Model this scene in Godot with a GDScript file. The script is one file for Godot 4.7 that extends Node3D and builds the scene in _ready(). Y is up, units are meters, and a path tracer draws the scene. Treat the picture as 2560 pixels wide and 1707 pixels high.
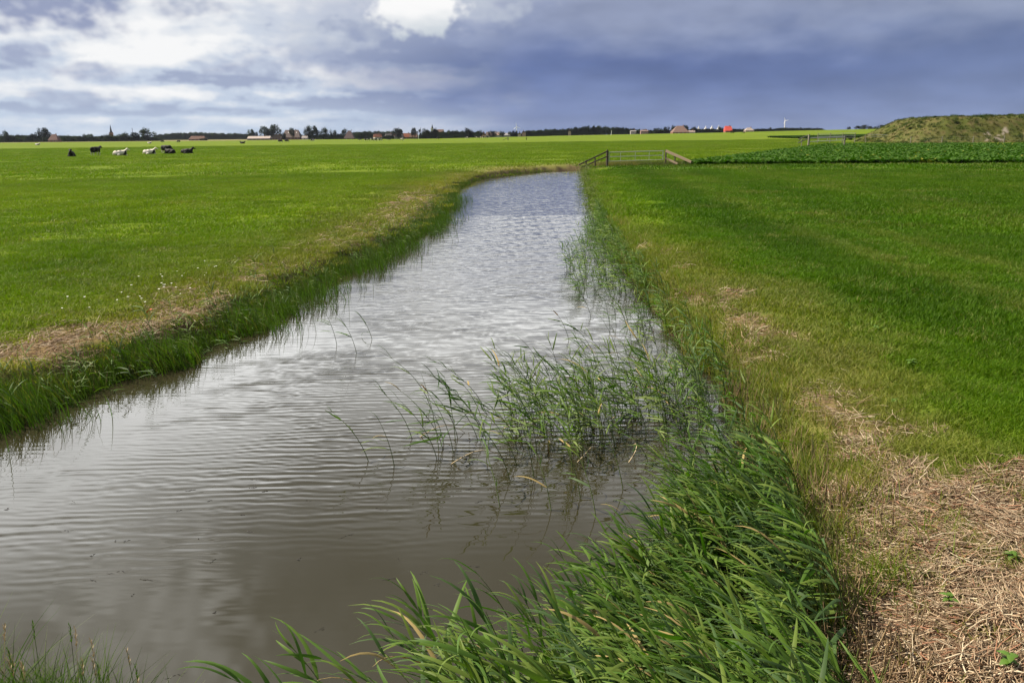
extends Node3D
# Polder landscape: a ditch with reeds between two meadows under a broken storm sky.

const EXPO := 2.05
const WATER := -0.5
const EYE := Vector3(0, 2.6, 0)

var rng := RandomNumberGenerator.new()
var names := {}
var n_a := FastNoiseLite.new()
var n_b := FastNoiseLite.new()
var n_c := FastNoiseLite.new()
var xl_tab := PackedFloat32Array()
var xr_tab := PackedFloat32Array()
var sl_tab := PackedFloat32Array()

# shore lines of the ditch: z, x
const LEFT_SHORE := [[6.0, -9.5], [-3.0, -9.0], [-7.0, -6.95], [-8.2, -6.25], [-9.1, -5.75], [-10.4, -5.2], [-11.1, -4.85], [-12.5, -4.55], [-15.4, -4.55], [-17.8, -4.18], [-21.9, -3.6], [-27.0, -3.15], [-35.3, -3.1], [-43.0, -3.3], [-50.5, -3.3], [-56.0, -2.95], [-60.6, -2.3], [-65.0, -0.6], [-69.2, 1.1], [-72.0, 3.8], [-74.1, 6.65], [-76, 10]]
const RIGHT_SHORE := [[6.0, 1.2], [-3.0, 1.6], [-4.0, 1.82], [-4.5, 1.92], [-5.3, 2.09], [-6.1, 2.27], [-7.2, 2.38], [-8.4, 2.51], [-9.7, 2.59], [-11.5, 2.56], [-13.2, 2.62], [-14.6, 2.65], [-16.9, 2.67], [-20.0, 2.7], [-25.4, 3.0], [-36.8, 3.72], [-49.3, 4.7], [-60.0, 5.45], [-72.3, 6.49], [-76, 6.6]]

func _ready() -> void:
	rng.seed = 4711
	n_a.seed = 3; n_a.frequency = 0.09; n_a.fractal_octaves = 4
	n_b.seed = 8; n_b.frequency = 0.9; n_b.fractal_octaves = 3
	n_c.seed = 15; n_c.frequency = 0.012; n_c.fractal_octaves = 4
	set_camera_and_light()
	make_shores()
	make_materials()
	make_ground()
	make_water()
	make_mound()
	make_grass()
	make_bank_plants()
	make_litter()
	make_reeds()
	make_crop()
	make_gates()
	make_far_trees()
	make_buildings()
	make_cows()
	make_small_things()

# ---------------------------------------------------------------- camera, sky, sun
func set_camera_and_light() -> void:
	var cam := Camera3D.new()
	cam.name = "camera"
	cam.fov = 46.405
	cam.far = 9000.0
	cam.near = 0.05
	cam.position = EYE
	cam.rotation = Vector3(deg_to_rad(-14.505), 0, deg_to_rad(-0.544))
	add_child(cam)
	cam.current = true
	var env := Environment.new()
	env.background_mode = Environment.BG_SKY
	env.tonemap_mode = Environment.TONE_MAPPER_LINEAR
	env.tonemap_exposure = EXPO
	env.sdfgi_enabled = true
	env.ssao_enabled = true
	env.ssil_enabled = true
	env.fog_enabled = true
	env.fog_density = 0.00003
	env.fog_light_color = Color(0.86, 0.91, 1.0)
	env.sky = Sky.new()
	var pano := PanoramaSkyMaterial.new()
	pano.panorama = ImageTexture.create_from_image(sky_image())
	env.sky.sky_material = pano
	var we := WorldEnvironment.new()
	we.name = "world_environment"
	we.environment = env
	add_child(we)
	var sun := DirectionalLight3D.new()
	sun.name = "sun"
	sun.light_energy = 1.6
	sun.light_color = Color(1.0, 0.95, 0.86)
	sun.light_angular_distance = 0.53
	sun.shadow_enabled = true
	add_child(sun)
	sun.look_at_from_position(Vector3.ZERO, -sun_dir(), Vector3.UP)

func sun_dir() -> Vector3:
	var az := deg_to_rad(-70.0)
	var el := deg_to_rad(50.0)
	return Vector3(sin(az) * cos(el), sin(el), -cos(az) * cos(el))

var k_n := FastNoiseLite.new()
var k_m := FastNoiseLite.new()
var k_w := FastNoiseLite.new()

func lin(r: float, g: float, b: float) -> Vector3:   # 0..255 display values to linear
	var c := Color(r / 255.0, g / 255.0, b / 255.0).srgb_to_linear()
	return Vector3(c.r, c.g, c.b)

func blob(az: float, el: float, a0: float, e0: float, wa: float, we: float, rough: float) -> float:
	var x := (az - a0) / wa
	var y := (el - e0) / we
	var q := sqrt(x * x + y * y) + rough * k_m.get_noise_2d(az * 9.0 + a0 * 31.0, el * 14.0)
	return (1.0 - smoothstep(0.45, 1.25, q)) * (0.85 + 0.5 * k_m.get_noise_2d(az * 24.0, el * 40.0))

func sky_colour(az: float, el: float) -> Vector3:
	var ar := deg_to_rad(az)
	var er := deg_to_rad(el)
	var d := Vector3(sin(ar) * cos(er), sin(er), -cos(ar) * cos(er))
	var fl := 1.0 / (d.y + 0.13)
	var px := d.x * fl
	var pz := d.z * fl
	var c1 := k_n.get_noise_2d(px * 30.0, pz * 30.0)
	var c2 := k_m.get_noise_2d(px * 30.0, pz * 30.0)
	var c3 := k_m.get_noise_2d(az * 6.0, el * 15.0)
	var warp := k_w.get_noise_2d(az * 2.0, el * 6.0)
	# broken bright cloud
	var up: float = clampf(el / 9.0, 0.0, 1.0)
	var sunny: float = smoothstep(90.0, 45.0, absf(az + 22.0))
	var soft: float = 0.3 + 0.7 * smoothstep(0.2, 3.0, el)
	var base := lin(188, 204, 226).lerp(lin(212, 218, 229), up)
	var c4 := k_m.get_noise_2d(az * 15.0, el * 30.0)
	var puff := 0.9 * c1 + 0.5 * c2 + 0.28 * c3 + 0.22 * c4
	base = base.lerp(lin(238, 240, 243), 0.85 * soft * smoothstep(-0.10, 0.30, puff))
	base = base.lerp(lin(250, 250, 250), 0.8 * soft * smoothstep(0.26, 0.50, puff))
	base = base.lerp(lin(150, 162, 192), 0.8 * soft * smoothstep(0.10, 0.40, -puff + 0.15 * c3))
	# the darker lone clouds
	base = base.lerp(lin(150, 160, 190), minf(1.0, 1.15 * blob(az, el, -28.0, 7.6, 3.8, 1.6, 0.7)))
	base = base.lerp(lin(164, 174, 198), 0.75 * blob(az, el, -20.9, 7.9, 2.9, 0.75, 0.9))
	base = base.lerp(lin(160, 170, 197), 0.75 * blob(az, el, -18.1, 4.35, 2.6, 0.6, 0.9) + 0.6 * blob(az, el, -28.1, 2.4, 2.5, 0.45, 1.0))
	base = base.lerp(lin(160, 170, 198), 0.7 * blob(az, el, -29.6, 5.0, 1.7, 0.5, 0.9) + 0.7 * blob(az, el, -27.0, 4.0, 2.4, 0.5, 0.9))
	base = base.lerp(lin(172, 182, 206), 0.6 * blob(az, el, -11.5, 5.0, 4.6, 0.9, 1.0))
	# rain storm: a dark belly, paler above, a veil of rain below
	var lean: float = clampf(el, 0.0, 9.0)
	var edge: float = az + 5.0 * warp + 2.0 * c3 + 0.5 + 0.9 * lean - 0.075 * lean * lean
	var s: float = smoothstep(-15.0, 5.0, edge) * (1.0 - smoothstep(55.0, 120.0, az))
	var dark: Vector3 = lin(122, 138, 180)
	var core: float = smoothstep(1.2, 4.6, el + 1.2 * warp) * (1.0 - smoothstep(4.6, 7.4, el + 1.8 * warp - 0.02 * az))
	dark = dark.lerp(lin(101, 118, 164), core * (1.0 - 0.45 * smoothstep(12.0, 34.0, az)))
	var high: float = smoothstep(4.4, 7.8, el + 1.2 * warp + 0.8 * c3 - 0.015 * az)
	dark = dark.lerp(lin(144, 155, 184), high)
	dark = dark.lerp(lin(214, 216, 220), smoothstep(8.6, 15.0, el + 2.0 * c1) * sunny)
	dark *= 1.0 + 0.12 * c2 + 0.10 * c3
	dark.z *= 1.0 - 0.04 * smoothstep(10.0, 34.0, az)
	var col := base.lerp(dark, s * (1.0 - 0.85 * smoothstep(14.0, 28.0, el)))
	# pale shreds along the storm's upper edge
	col = col.lerp(lin(196, 204, 216), 0.55 * blob(az, el, -1.8, 8.1, 3.6, 0.8, 1.2) + 0.4 * blob(az, el, -12.5, 6.6, 3.6, 0.9, 1.2))
	# the white cumulus before the storm
	var ux := (az + 6.1) / 3.4
	var uy := (el - 8.1) / 2.0
	var cu: float = 1.0 - smoothstep(0.62, 1.06, sqrt(ux * ux + uy * uy) + 0.42 * k_m.get_noise_2d(az * 11.0, el * 14.0) + 0.2 * k_m.get_noise_2d(az * 40.0, el * 50.0))
	if el < 7.2:
		cu *= smoothstep(5.9, 6.5, el + 0.6 * k_m.get_noise_2d(az * 16.0, 3.0))
	col = col.lerp(lin(200, 209, 218).lerp(lin(250, 250, 250), smoothstep(6.2, 8.8, el + 1.6 * c2 + 0.6 * c3)), cu)
	# sunlit cloud overhead, whitest on the sun's side
	var g: float = maxf(d.dot(sun_dir()), 0.0)
	var overhead: float = smoothstep(lerpf(20.0, 8.2, sunny), lerpf(50.0, 15.0, sunny), el)
	var lid: float = lerpf(0.55, lerpf(2.5, 0.62, smoothstep(20.0, 31.0, el)), maxf(sunny, smoothstep(45.0, 75.0, el) * 0.6)) * (1.0 + 0.9 * c1 + 0.3 * c2)
	col = col.lerp(Vector3(0.985, 1.0, 1.01) * lid, overhead * 0.88)
	col = col.lerp(Vector3(2.2, 2.2, 2.17), 0.85 * blob(az, el, -28.0, 34.0, 7.0, 9.0, 0.8))
	col += Vector3(1.0, 0.97, 0.92) * (0.04 * pow(g, 3.0) + 0.9 * pow(g, 12.0))
	# the sky behind the viewer is evener
	var back: float = smoothstep(55.0, 95.0, absf(az + 15.0)) * (1.0 - overhead)
	col = col.lerp(lin(124, 134, 158) * (1.0 + 0.25 * c1), back)
	return col / EXPO

func sky_image() -> Image:
	k_n.seed = 21; k_n.frequency = 0.022; k_n.fractal_octaves = 5; k_n.fractal_gain = 0.55
	k_n.domain_warp_enabled = true; k_n.domain_warp_amplitude = 14.0; k_n.domain_warp_frequency = 0.03
	k_m.seed = 5; k_m.frequency = 0.035; k_m.fractal_octaves = 5
	k_w.seed = 9; k_w.frequency = 0.03; k_w.fractal_octaves = 4
	var w := 512
	var coarse := Image.create(w, w / 2, false, Image.FORMAT_RGBF)
	for y in w / 2:
		for x in w:
			var el: float = maxf(90.0 - (y + 0.5) / (w / 2.0) * 180.0, 0.0)
			var c := sky_colour(wrapf((x + 0.5) / w * 360.0, -180.0, 180.0), el)
			coarse.set_pixel(x, y, Color(c.x, c.y, c.z))
			if el <= 0.0 and y > w / 4 + 2:
				coarse.set_pixel(x, y, coarse.get_pixel(x, w / 4 + 1))
	coarse.resize(4096, 2048, Image.INTERPOLATE_CUBIC)
	# the lower sky of the forward half once more, finer
	for y in range(2048 / 2 - 228, 2048 / 2 + 2):
		var el: float = maxf(90.0 - (y + 0.5) / 2048.0 * 180.0, 0.0)
		for i in range(-540, 540):
			var az := (i + 0.5) / 4096.0 * 360.0
			var x := posmod(i, 4096)
			var c := sky_colour(az, el)
			var k: float = smoothstep(20.0, 17.0, el) * smoothstep(47.0, 43.0, absf(az))
			var o := coarse.get_pixel(x, y)
			coarse.set_pixel(x, y, o.lerp(Color(c.x, c.y, c.z), k))
	return coarse

# ---------------------------------------------------------------- shape of the land
func look_up(tab: Array, z: float) -> float:
	for i in range(1, tab.size()):
		if z >= tab[i][0]:
			var a: Array = tab[i - 1]
			var b: Array = tab[i]
			return lerpf(a[1], b[1], clampf((a[0] - z) / (a[0] - b[0]), 0.0, 1.0))
	return tab[-1][1]

func make_shores() -> void:
	for i in 420:
		var z := 6.0 - i * 0.2
		var wig := 0.16 * n_b.get_noise_2d(z * 0.9, 4.0) + 0.10 * n_b.get_noise_2d(z * 3.0, 9.0)
		var wig2 := 0.20 * n_b.get_noise_2d(z * 0.9, 44.0) + 0.10 * n_b.get_noise_2d(z * 3.0, 49.0)
		xl_tab.append(look_up(LEFT_SHORE, z) + wig)
		xr_tab.append(look_up(RIGHT_SHORE, z) + wig2)
	for i in 420:
		var j := clampi(i, 8, 411)
		var s := (xl_tab[j + 8] - xl_tab[j - 8]) / 3.2
		sl_tab.append(1.0 / sqrt(1.0 + s * s))

func shore(tab: PackedFloat32Array, z: float) -> float:
	var f: float = clampf((6.0 - z) * 5.0, 0.0, 418.0)
	var i := int(f)
	return lerpf(tab[i], tab[i + 1], f - i)

# distances from the water's edge, positive on land: [left bank, right bank, ends]
func off_left(x: float, z: float) -> float:
	return (shore(xl_tab, z) - x) * shore(sl_tab, z)

func off_right(x: float, z: float) -> float:
	return x - shore(xr_tab, z)

func off_water(x: float, z: float) -> float:
	var near: float = z + 3.35 + 0.25 * n_b.get_noise_2d(x, 3.0) - 0.10 * x
	var far: float = -73.4 - z
	return maxf(maxf(off_left(x, z), off_right(x, z)), maxf(near, far))

func rise(x: float, z: float) -> float:
	if z > -170.0:
		return 0.0
	var dist := sqrt(x * x + z * z)
	var az := rad_to_deg(atan2(x, -z))
	var r: float = 5.4 * smoothstep(-7.0, 30.0, az) + 0.7 * sin(clampf((az + 6.0) / 20.0, 0.0, 1.0) * PI)
	return r * smoothstep(190.0, 760.0, dist)

func land(x: float, z: float) -> float:
	var h := 0.0
	if z > -80.0 and absf(x) < 60.0:
		var d := off_water(x, z)
		var dl := off_left(x, z)
		var dr := off_right(x, z)
		if d < 0.0:
			h = WATER + maxf(d * 0.8, -0.7)
		elif dl >= dr:
			h = lerpf(WATER, -0.10, smoothstep(0.0, 0.55, d)) + 0.10 * smoothstep(0.5, 1.7, d)
		else:
			h = lerpf(WATER, -0.14, smoothstep(-0.1, 0.95, d)) + 0.14 * smoothstep(0.8, 2.4, d)
		if d > 0.0 and z > -40.0:
			h += 0.055 * n_b.get_noise_2d(x * 1.3, z * 1.3) * smoothstep(0.0, 0.5, d) + 0.025 * n_b.get_noise_2d(x * 4.0, z * 4.0)
		if d > 3.0:
			h += 0.05 * n_a.get_noise_2d(x, z)
	else:
		h = 0.05 * n_a.get_noise_2d(x, z)
	return h + rise(x, z)

# ---------------------------------------------------------------- colours of what grows (linear)
const GREEN_L := Color(0.136, 0.208, 0.008)
const GREEN_R := Color(0.070, 0.146, 0.002)
const DARK_R := Color(0.036, 0.090, 0.003)
const LIGHT_R := Color(0.085, 0.150, 0.022)
const YELLOW := Color(0.22, 0.215, 0.065)
const STRAW := Color(0.335, 0.25, 0.165)
const SOIL := Color(0.085, 0.062, 0.040)

func sward(x: float, z: float) -> Color:
	var big := n_c.get_noise_2d(x * 2.2, z * 2.2)
	var mid := n_a.get_noise_2d(x * 2.0, z * 2.0)
	var dl := off_left(x, z) if z > -80.0 else (-x)
	var dr := off_right(x, z) if z > -80.0 else 0.0
	var c := GREEN_L
	if z > -74.0 and dr > dl:
		c = GREEN_R
		var bend: float = dr + 0.5 * n_a.get_noise_2d(x * 0.6, z * 0.6)
		c = c.lerp(DARK_R, 0.40 * smoothstep(2.9, 3.7, bend) * (1.0 - smoothstep(4.6, 5.5, bend)))
		for line in [5.3, 7.1, 11.4, 13.2]:
			c = c.lerp(Color(0.135, 0.175, 0.030), 0.7 * (1.0 - smoothstep(0.12, 0.42, absf(bend - line))))
		c = c.lerp(DARK_R, 0.30 * smoothstep(6.6, 7.6, bend) * (1.0 - smoothstep(9.2, 10.4, bend)))
		c = c.lerp(DARK_R, 0.25 * smoothstep(12.0, 14.0, bend))
		c = c.lerp(Color(0.118, 0.190, 0.004), 0.65 * (1.0 - smoothstep(1.4, 3.0, dr + 0.6 * mid)))
		c = c.lerp(YELLOW, 0.8 * (1.0 - smoothstep(1.1, 2.7, dr + 1.1 * mid)) * smoothstep(-30.0, -13.0, z))
	elif z > -80.0:
		c = c.lerp(Color(0.135, 0.172, 0.028), 0.6 * (1.0 - smoothstep(2.4, 5.0, dl + 1.6 * mid)))
		c = c.lerp(YELLOW, 0.8 * (1.0 - smoothstep(1.0, 2.9, dl + 1.4 * mid)))
	c = c.lerp(Color(c.r * 1.22, c.g * 1.12, c.b * 1.2), clampf(big * 1.8, 0.0, 1.0))
	c = c.lerp(Color(c.r * 0.72, c.g * 0.80, c.b * 0.8), clampf(-mid * 1.5, 0.0, 1.0))
	# fields of ripe cereal along the horizon
	var wheat: float = smoothstep(735.0, 745.0, -z) * smoothstep(90.0, 130.0, x) + smoothstep(868.0, 876.0, -z) * smoothstep(-225.0, -240.0, x)
	c = c.lerp(Color(0.27, 0.22, 0.12), 0.7 * clampf(wheat, 0.0, 1.0))
	return c

# ---------------------------------------------------------------- naming
func numbered(called: String) -> String:
	var n: int = names.get(called, -1) + 1
	names[called] = n
	return called if n == 0 else "%s_%03d" % [called, n]

func tag(o: Node, label: String, category: String, group := "", kind := "") -> Node:
	if label: o.set_meta("label", label)
	if category: o.set_meta("category", category)
	if group: o.set_meta("group", group)
	if kind: o.set_meta("kind", kind)
	return o

func thing(called: String, label: String, category: String, where: Vector3, turn := 0.0, group := "") -> Node3D:
	var o := Node3D.new()
	o.name = numbered(called)
	add_child(o)
	o.position = where
	o.rotation.y = turn
	tag(o, label, category, group)
	return o

func part(parent: Node, called: String, m: Mesh, mat: Material, xf := Transform3D.IDENTITY) -> MeshInstance3D:
	var o := MeshInstance3D.new()
	o.mesh = m
	o.name = numbered(called) if parent == self else called
	o.material_override = mat
	parent.add_child(o, true)
	o.transform = xf
	return o

# many copies of one small mesh; rows of 16 numbers: 12 of the placing, 4 of the colour
func many(parent: Node, called: String, m: Mesh, mat: Material, buf: PackedFloat32Array) -> MultiMeshInstance3D:
	var mm := MultiMesh.new()
	mm.transform_format = MultiMesh.TRANSFORM_3D
	mm.use_colors = true
	mm.mesh = m
	mm.instance_count = buf.size() / 16
	mm.buffer = buf
	var o := MultiMeshInstance3D.new()
	o.multimesh = mm
	o.material_override = mat
	o.name = numbered(called) if parent == self else called
	parent.add_child(o, true)
	return o

func put(buf: PackedFloat32Array, b: Basis, p: Vector3, c: Color) -> void:
	buf.append_array(PackedFloat32Array([b.x.x, b.y.x, b.z.x, p.x, b.x.y, b.y.y, b.z.y, p.y, b.x.z, b.y.z, b.z.z, p.z, c.r, c.g, c.b, 1.0]))

# ---------------------------------------------------------------- mesh helpers
class Shape:
	var v := PackedVector3Array()
	var n := PackedVector3Array()
	var c := PackedColorArray()
	var i := PackedInt32Array()
	func mesh() -> ArrayMesh:
		var a := []
		a.resize(Mesh.ARRAY_MAX)
		a[Mesh.ARRAY_VERTEX] = v
		a[Mesh.ARRAY_NORMAL] = n
		if c.size() == v.size(): a[Mesh.ARRAY_COLOR] = c
		a[Mesh.ARRAY_INDEX] = i
		var m := ArrayMesh.new()
		m.add_surface_from_arrays(Mesh.PRIMITIVE_TRIANGLES, a)
		return m
	func quad(p: Vector3, q: Vector3, r: Vector3, s: Vector3) -> void:   # clockwise seen from the front
		var k := v.size()
		var nn := (s - p).cross(q - p).normalized()
		v.append_array([p, q, r, s])
		n.append_array([nn, nn, nn, nn])
		i.append_array([k, k + 1, k + 2, k, k + 2, k + 3])
	func tri(p: Vector3, q: Vector3, r: Vector3) -> void:
		var k := v.size()
		var nn := (r - p).cross(q - p).normalized()
		v.append_array([p, q, r])
		n.append_array([nn, nn, nn])
		i.append_array([k, k + 1, k + 2])
	# a blade along points, with half widths and a side direction; folded along its middle by fold
	func blade(pts: PackedVector3Array, half: PackedFloat32Array, side: Vector3, fold: float, tint := Color(1, 1, 1)) -> void:
		var k := v.size()
		var last := pts.size() - 1
		for j in pts.size():
			var t: Vector3 = (pts[mini(j + 1, last)] - pts[maxi(j - 1, 0)]).normalized()
			var up := side.cross(t).normalized()
			if fold > 0.0:
				var l := pts[j] - side * half[j] + up * fold * half[j]
				var r := pts[j] + side * half[j] + up * fold * half[j]
				v.append_array([l, pts[j], r])
				n.append_array([(up + side * fold).normalized(), up, (up - side * fold).normalized()])
				c.append_array([tint, tint * 1.12, tint])
			else:
				v.append_array([pts[j] - side * half[j], pts[j] + side * half[j]])
				n.append_array([up, up])
				c.append_array([tint, tint])
		var w := 3 if fold > 0.0 else 2
		for j in last:
			for q in w - 1:
				var a := k + j * w + q
				i.append_array([a, a + w, a + 1, a + 1, a + w, a + w + 1])
	# a round rod through points
	func rod(pts: PackedVector3Array, rad: PackedFloat32Array, sides: int, tint := Color(1, 1, 1), cap := true) -> void:
		var k := v.size()
		var last := pts.size() - 1
		for j in pts.size():
			var t: Vector3 = (pts[mini(j + 1, last)] - pts[maxi(j - 1, 0)]).normalized()
			var a: Vector3 = t.cross(Vector3.RIGHT if absf(t.x) < 0.8 else Vector3.UP).normalized()
			var b := t.cross(a)
			for q in sides:
				var f := TAU * q / sides
				var o := a * cos(f) + b * sin(f)
				v.append(pts[j] + o * rad[j])
				n.append(o)
				c.append(tint)
		for j in last:
			for q in sides:
				var e := k + j * sides + q
				var g := k + j * sides + (q + 1) % sides
				i.append_array([e, e + sides, g, g, e + sides, g + sides])
		if cap:
			var e := k + last * sides
			for q in range(1, sides - 1):
				i.append_array([e, e + q + 1, e + q])
	# a box with chamfered long edges, between two points; up gives its roll
	func beam(a: Vector3, b: Vector3, w: float, h: float, up := Vector3.UP, tint := Color(1, 1, 1)) -> void:
		var t := (b - a).normalized()
		var s := t.cross(up).normalized()
		var u := s.cross(t).normalized()
		var ch: float = minf(w, h) * 0.14
		var ring := [[w / 2 - ch, h / 2], [w / 2, h / 2 - ch], [w / 2, -h / 2 + ch], [w / 2 - ch, -h / 2], [-w / 2 + ch, -h / 2], [-w / 2, -h / 2 + ch], [-w / 2, h / 2 - ch], [-w / 2 + ch, h / 2]]
		var P := []
		var Q := []
		for r in ring:
			P.append(a + s * r[0] + u * r[1])
			Q.append(b + s * r[0] + u * r[1])
		var k0 := v.size()
		for j in 8:
			quad(P[j], Q[j], Q[(j + 1) % 8], P[(j + 1) % 8])
		for j in range(1, 7):
			tri(P[0], P[j], P[j + 1])
			tri(Q[0], Q[j + 1], Q[j])
		if c.size() == k0:
			for j in v.size() - k0: c.append(tint)

var M := {}

func mat(base: Color, rough := 0.8, spec := 0.3) -> StandardMaterial3D:
	var m := StandardMaterial3D.new()
	m.albedo_color = base.linear_to_srgb()
	m.roughness = rough
	m.metallic_specular = spec
	return m

func leafy(base := Color(1, 1, 1), light := Color(0.75, 0.8, 0.4), rough := 0.5, spec := 0.4) -> StandardMaterial3D:
	var m := mat(base, rough, spec)
	m.vertex_color_use_as_albedo = true
	m.backlight_enabled = true
	m.backlight = light
	m.cull_mode = BaseMaterial3D.CULL_DISABLED
	return m

var tex_cache := {}

func noise_tex(freq: float, lo: float, hi: float, seed_: int, size := 512) -> NoiseTexture2D:
	var key := "%s %s %s %s" % [freq, lo, hi, seed_]
	if tex_cache.has(key): return tex_cache[key]
	var t := NoiseTexture2D.new()
	t.width = size
	t.height = size
	t.seamless = true
	var f := FastNoiseLite.new()
	f.seed = seed_
	f.frequency = freq
	f.fractal_octaves = 5
	t.noise = f
	var g := Gradient.new()
	g.set_color(0, Color(lo, lo, lo))
	g.set_color(1, Color(hi, hi, hi))
	t.color_ramp = g
	tex_cache[key] = t
	return t

func grainy(m: StandardMaterial3D, freq: float, lo: float, hi: float, scale: float, seed_ := 1) -> StandardMaterial3D:
	m.albedo_texture = noise_tex(freq, lo, hi, seed_)
	m.uv1_triplanar = true
	m.uv1_world_triplanar = true
	m.uv1_scale = Vector3(scale, scale, scale)
	return m

func make_materials() -> void:
	M.grass = leafy(Color(1, 1, 1), Color(0.75, 0.85, 0.22), 0.6, 0.26)
	M.reed = leafy(Color(1, 1, 1), Color(0.72, 0.85, 0.30), 0.55, 0.32)
	M.straw = leafy(Color(1, 1, 1), Color(0.3, 0.28, 0.2), 0.6, 0.4)
	M.ground = mat(Color(1, 1, 1), 0.95, 0.15)
	M.ground.vertex_color_use_as_albedo = true
	grainy(M.ground, 0.03, 0.72, 1.0, 0.35, 5)
	M.crop = leafy(Color(1, 1, 1), Color(0.6, 0.75, 0.2), 0.7, 0.18)
	M.foliage = leafy(Color(1, 1, 1), Color(0.35, 0.42, 0.2), 0.6, 0.3)
	M.bark = mat(Color(0.09, 0.075, 0.06), 0.9, 0.2)
	M.galv = mat(Color(0.52, 0.54, 0.56), 0.42, 0.5)
	M.galv.metallic = 0.3
	grainy(M.galv, 0.02, 0.75, 1.0, 1.5, 7)
	M.wood = grainy(mat(Color(0.155, 0.125, 0.105), 0.9, 0.2), 0.03, 0.55, 1.0, 2.0, 9)
	M.wood_pale = grainy(mat(Color(0.46, 0.36, 0.26), 0.85, 0.2), 0.03, 0.6, 1.0, 2.0, 11)
	M.wood_grey = grainy(mat(Color(0.36, 0.33, 0.29), 0.85, 0.2), 0.03, 0.6, 1.0, 2.0, 13)
	M.hide = mat(Color(1, 1, 1), 0.7, 0.3)
	M.hide.vertex_color_use_as_albedo = true
	M.white = mat(Color(0.8, 0.8, 0.8), 0.4, 0.5)
	M.foliage_weed = leafy(Color(0.055, 0.095, 0.020), Color(0.4, 0.5, 0.2), 0.6, 0.3)
	M.water = mat(Color(0.0215, 0.0195, 0.0110), 0.02, 0.42)

# ---------------------------------------------------------------- ground
func strawy(x: float, z: float) -> float:   # where cut dead reed lies
	if z < -60.0: return 0.0
	var dl := off_left(x, z)
	var dr := off_right(x, z)
	var m := n_b.get_noise_2d(x * 0.9, z * 0.9)
	var k := n_b.get_noise_2d(x * 0.5 + 50.0, z * 0.5)
	var s := 0.0
	if dr > 0.0:
		s = smoothstep(-6.2, -5.4, z + 0.7 * m) * smoothstep(0.1, 0.4, dr) * (1.0 - 0.8 * smoothstep(0.06, 0.30, k + 0.25 * smoothstep(1.6, 3.0, dr)))
		var strip: float = smoothstep(0.15, 0.4, dr) * (1.0 - smoothstep(0.9, 1.6, dr + 0.5 * m))
		s = maxf(s, strip * smoothstep(-0.08, 0.22, k + 0.3 * m) * smoothstep(-26.0, -15.0, z) * 0.8)
	elif dl > 0.0:
		var strip: float = smoothstep(0.2, 0.4, dl) * (1.0 - smoothstep(1.1, 2.0, dl + 0.8 * m))
		s = strip * smoothstep(-0.35, 0.10, k + 0.35 * m + 0.3 * smoothstep(-13.5, -9.0, z)) * (0.25 + 0.70 * smoothstep(-17.0, -11.0, z))
	return s

func ground_colour(x: float, z: float) -> Color:
	var c := sward(x, z)
	c = Color(c.r * 0.85, c.g * 0.82, c.b * 0.9)
	if z > -80.0 and absf(x) < 60.0:
		var d := off_water(x, z)
		var dr := off_right(x, z)
		c = c.lerp(Color(0.20, 0.135, 0.075), 0.85 * strawy(x, z))
		c = c.lerp(SOIL, 1.0 - smoothstep(0.25, 0.6 if dr < 0.0 else 0.5, d))
		if z < -66.0 and z > -76.0 and x > 5.0:
			c = c.lerp(Color(0.14, 0.11, 0.06), 0.5 * smoothstep(-66.0, -68.0, z))
	return c

func lines(first: float, step: float, fine_to: float, grow: float, most: float) -> PackedFloat32Array:
	var a := PackedFloat32Array()
	var p := first
	var s := step
	while p < most:
		a.append(p)
		if p > fine_to: s *= grow
		p += s
	a.append(most)
	return a

func sheet(xs: PackedFloat32Array, zs: PackedFloat32Array, height: Callable, colour: Callable) -> ArrayMesh:
	var sh := Shape.new()
	var w := xs.size()
	for z in zs:
		for x in xs:
			sh.v.append(Vector3(x, height.call(x, z), z))
			sh.c.append(colour.call(x, z))
	for j in zs.size():
		for i in w:
			var k := j * w + i
			var dx: Vector3 = sh.v[j * w + mini(i + 1, w - 1)] - sh.v[j * w + maxi(i - 1, 0)]
			var dz: Vector3 = sh.v[mini(j + 1, zs.size() - 1) * w + i] - sh.v[maxi(j - 1, 0) * w + i]
			var nn := dz.cross(dx).normalized()
			sh.n.append(nn if nn.y > 0.0 else -nn)
			if i + 1 < w and j + 1 < zs.size():
				sh.i.append_array([k, k + 1, k + w, k + 1, k + w + 1, k + w])
	return sh.mesh()

func make_ground() -> void:
	var xs := PackedFloat32Array()
	var out := lines(8.6, 0.15, 8.6, 1.11, 3400.0)
	for i in range(out.size() - 1, -1, -1): xs.append(-out[i])
	var x := -8.46
	while x < 8.55:
		xs.append(x)
		x += 0.14
	xs.append_array(out)
	var zs := PackedFloat32Array()
	for q in lines(-3.0, 0.14, 28.0, 1.019, 3600.0): zs.append(-q)
	zs.reverse()
	for q in [4.0, 6.0, 10.0, 20.0, 60.0, 300.0, 1500.0]: zs.append(q)
	var o := part(self, "ground", sheet(xs, zs, land, ground_colour), M.ground)
	o.set_meta("kind", "structure")
	tag(o, "flat green meadow land with a reedy ditch cut through it", "ground")

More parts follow.
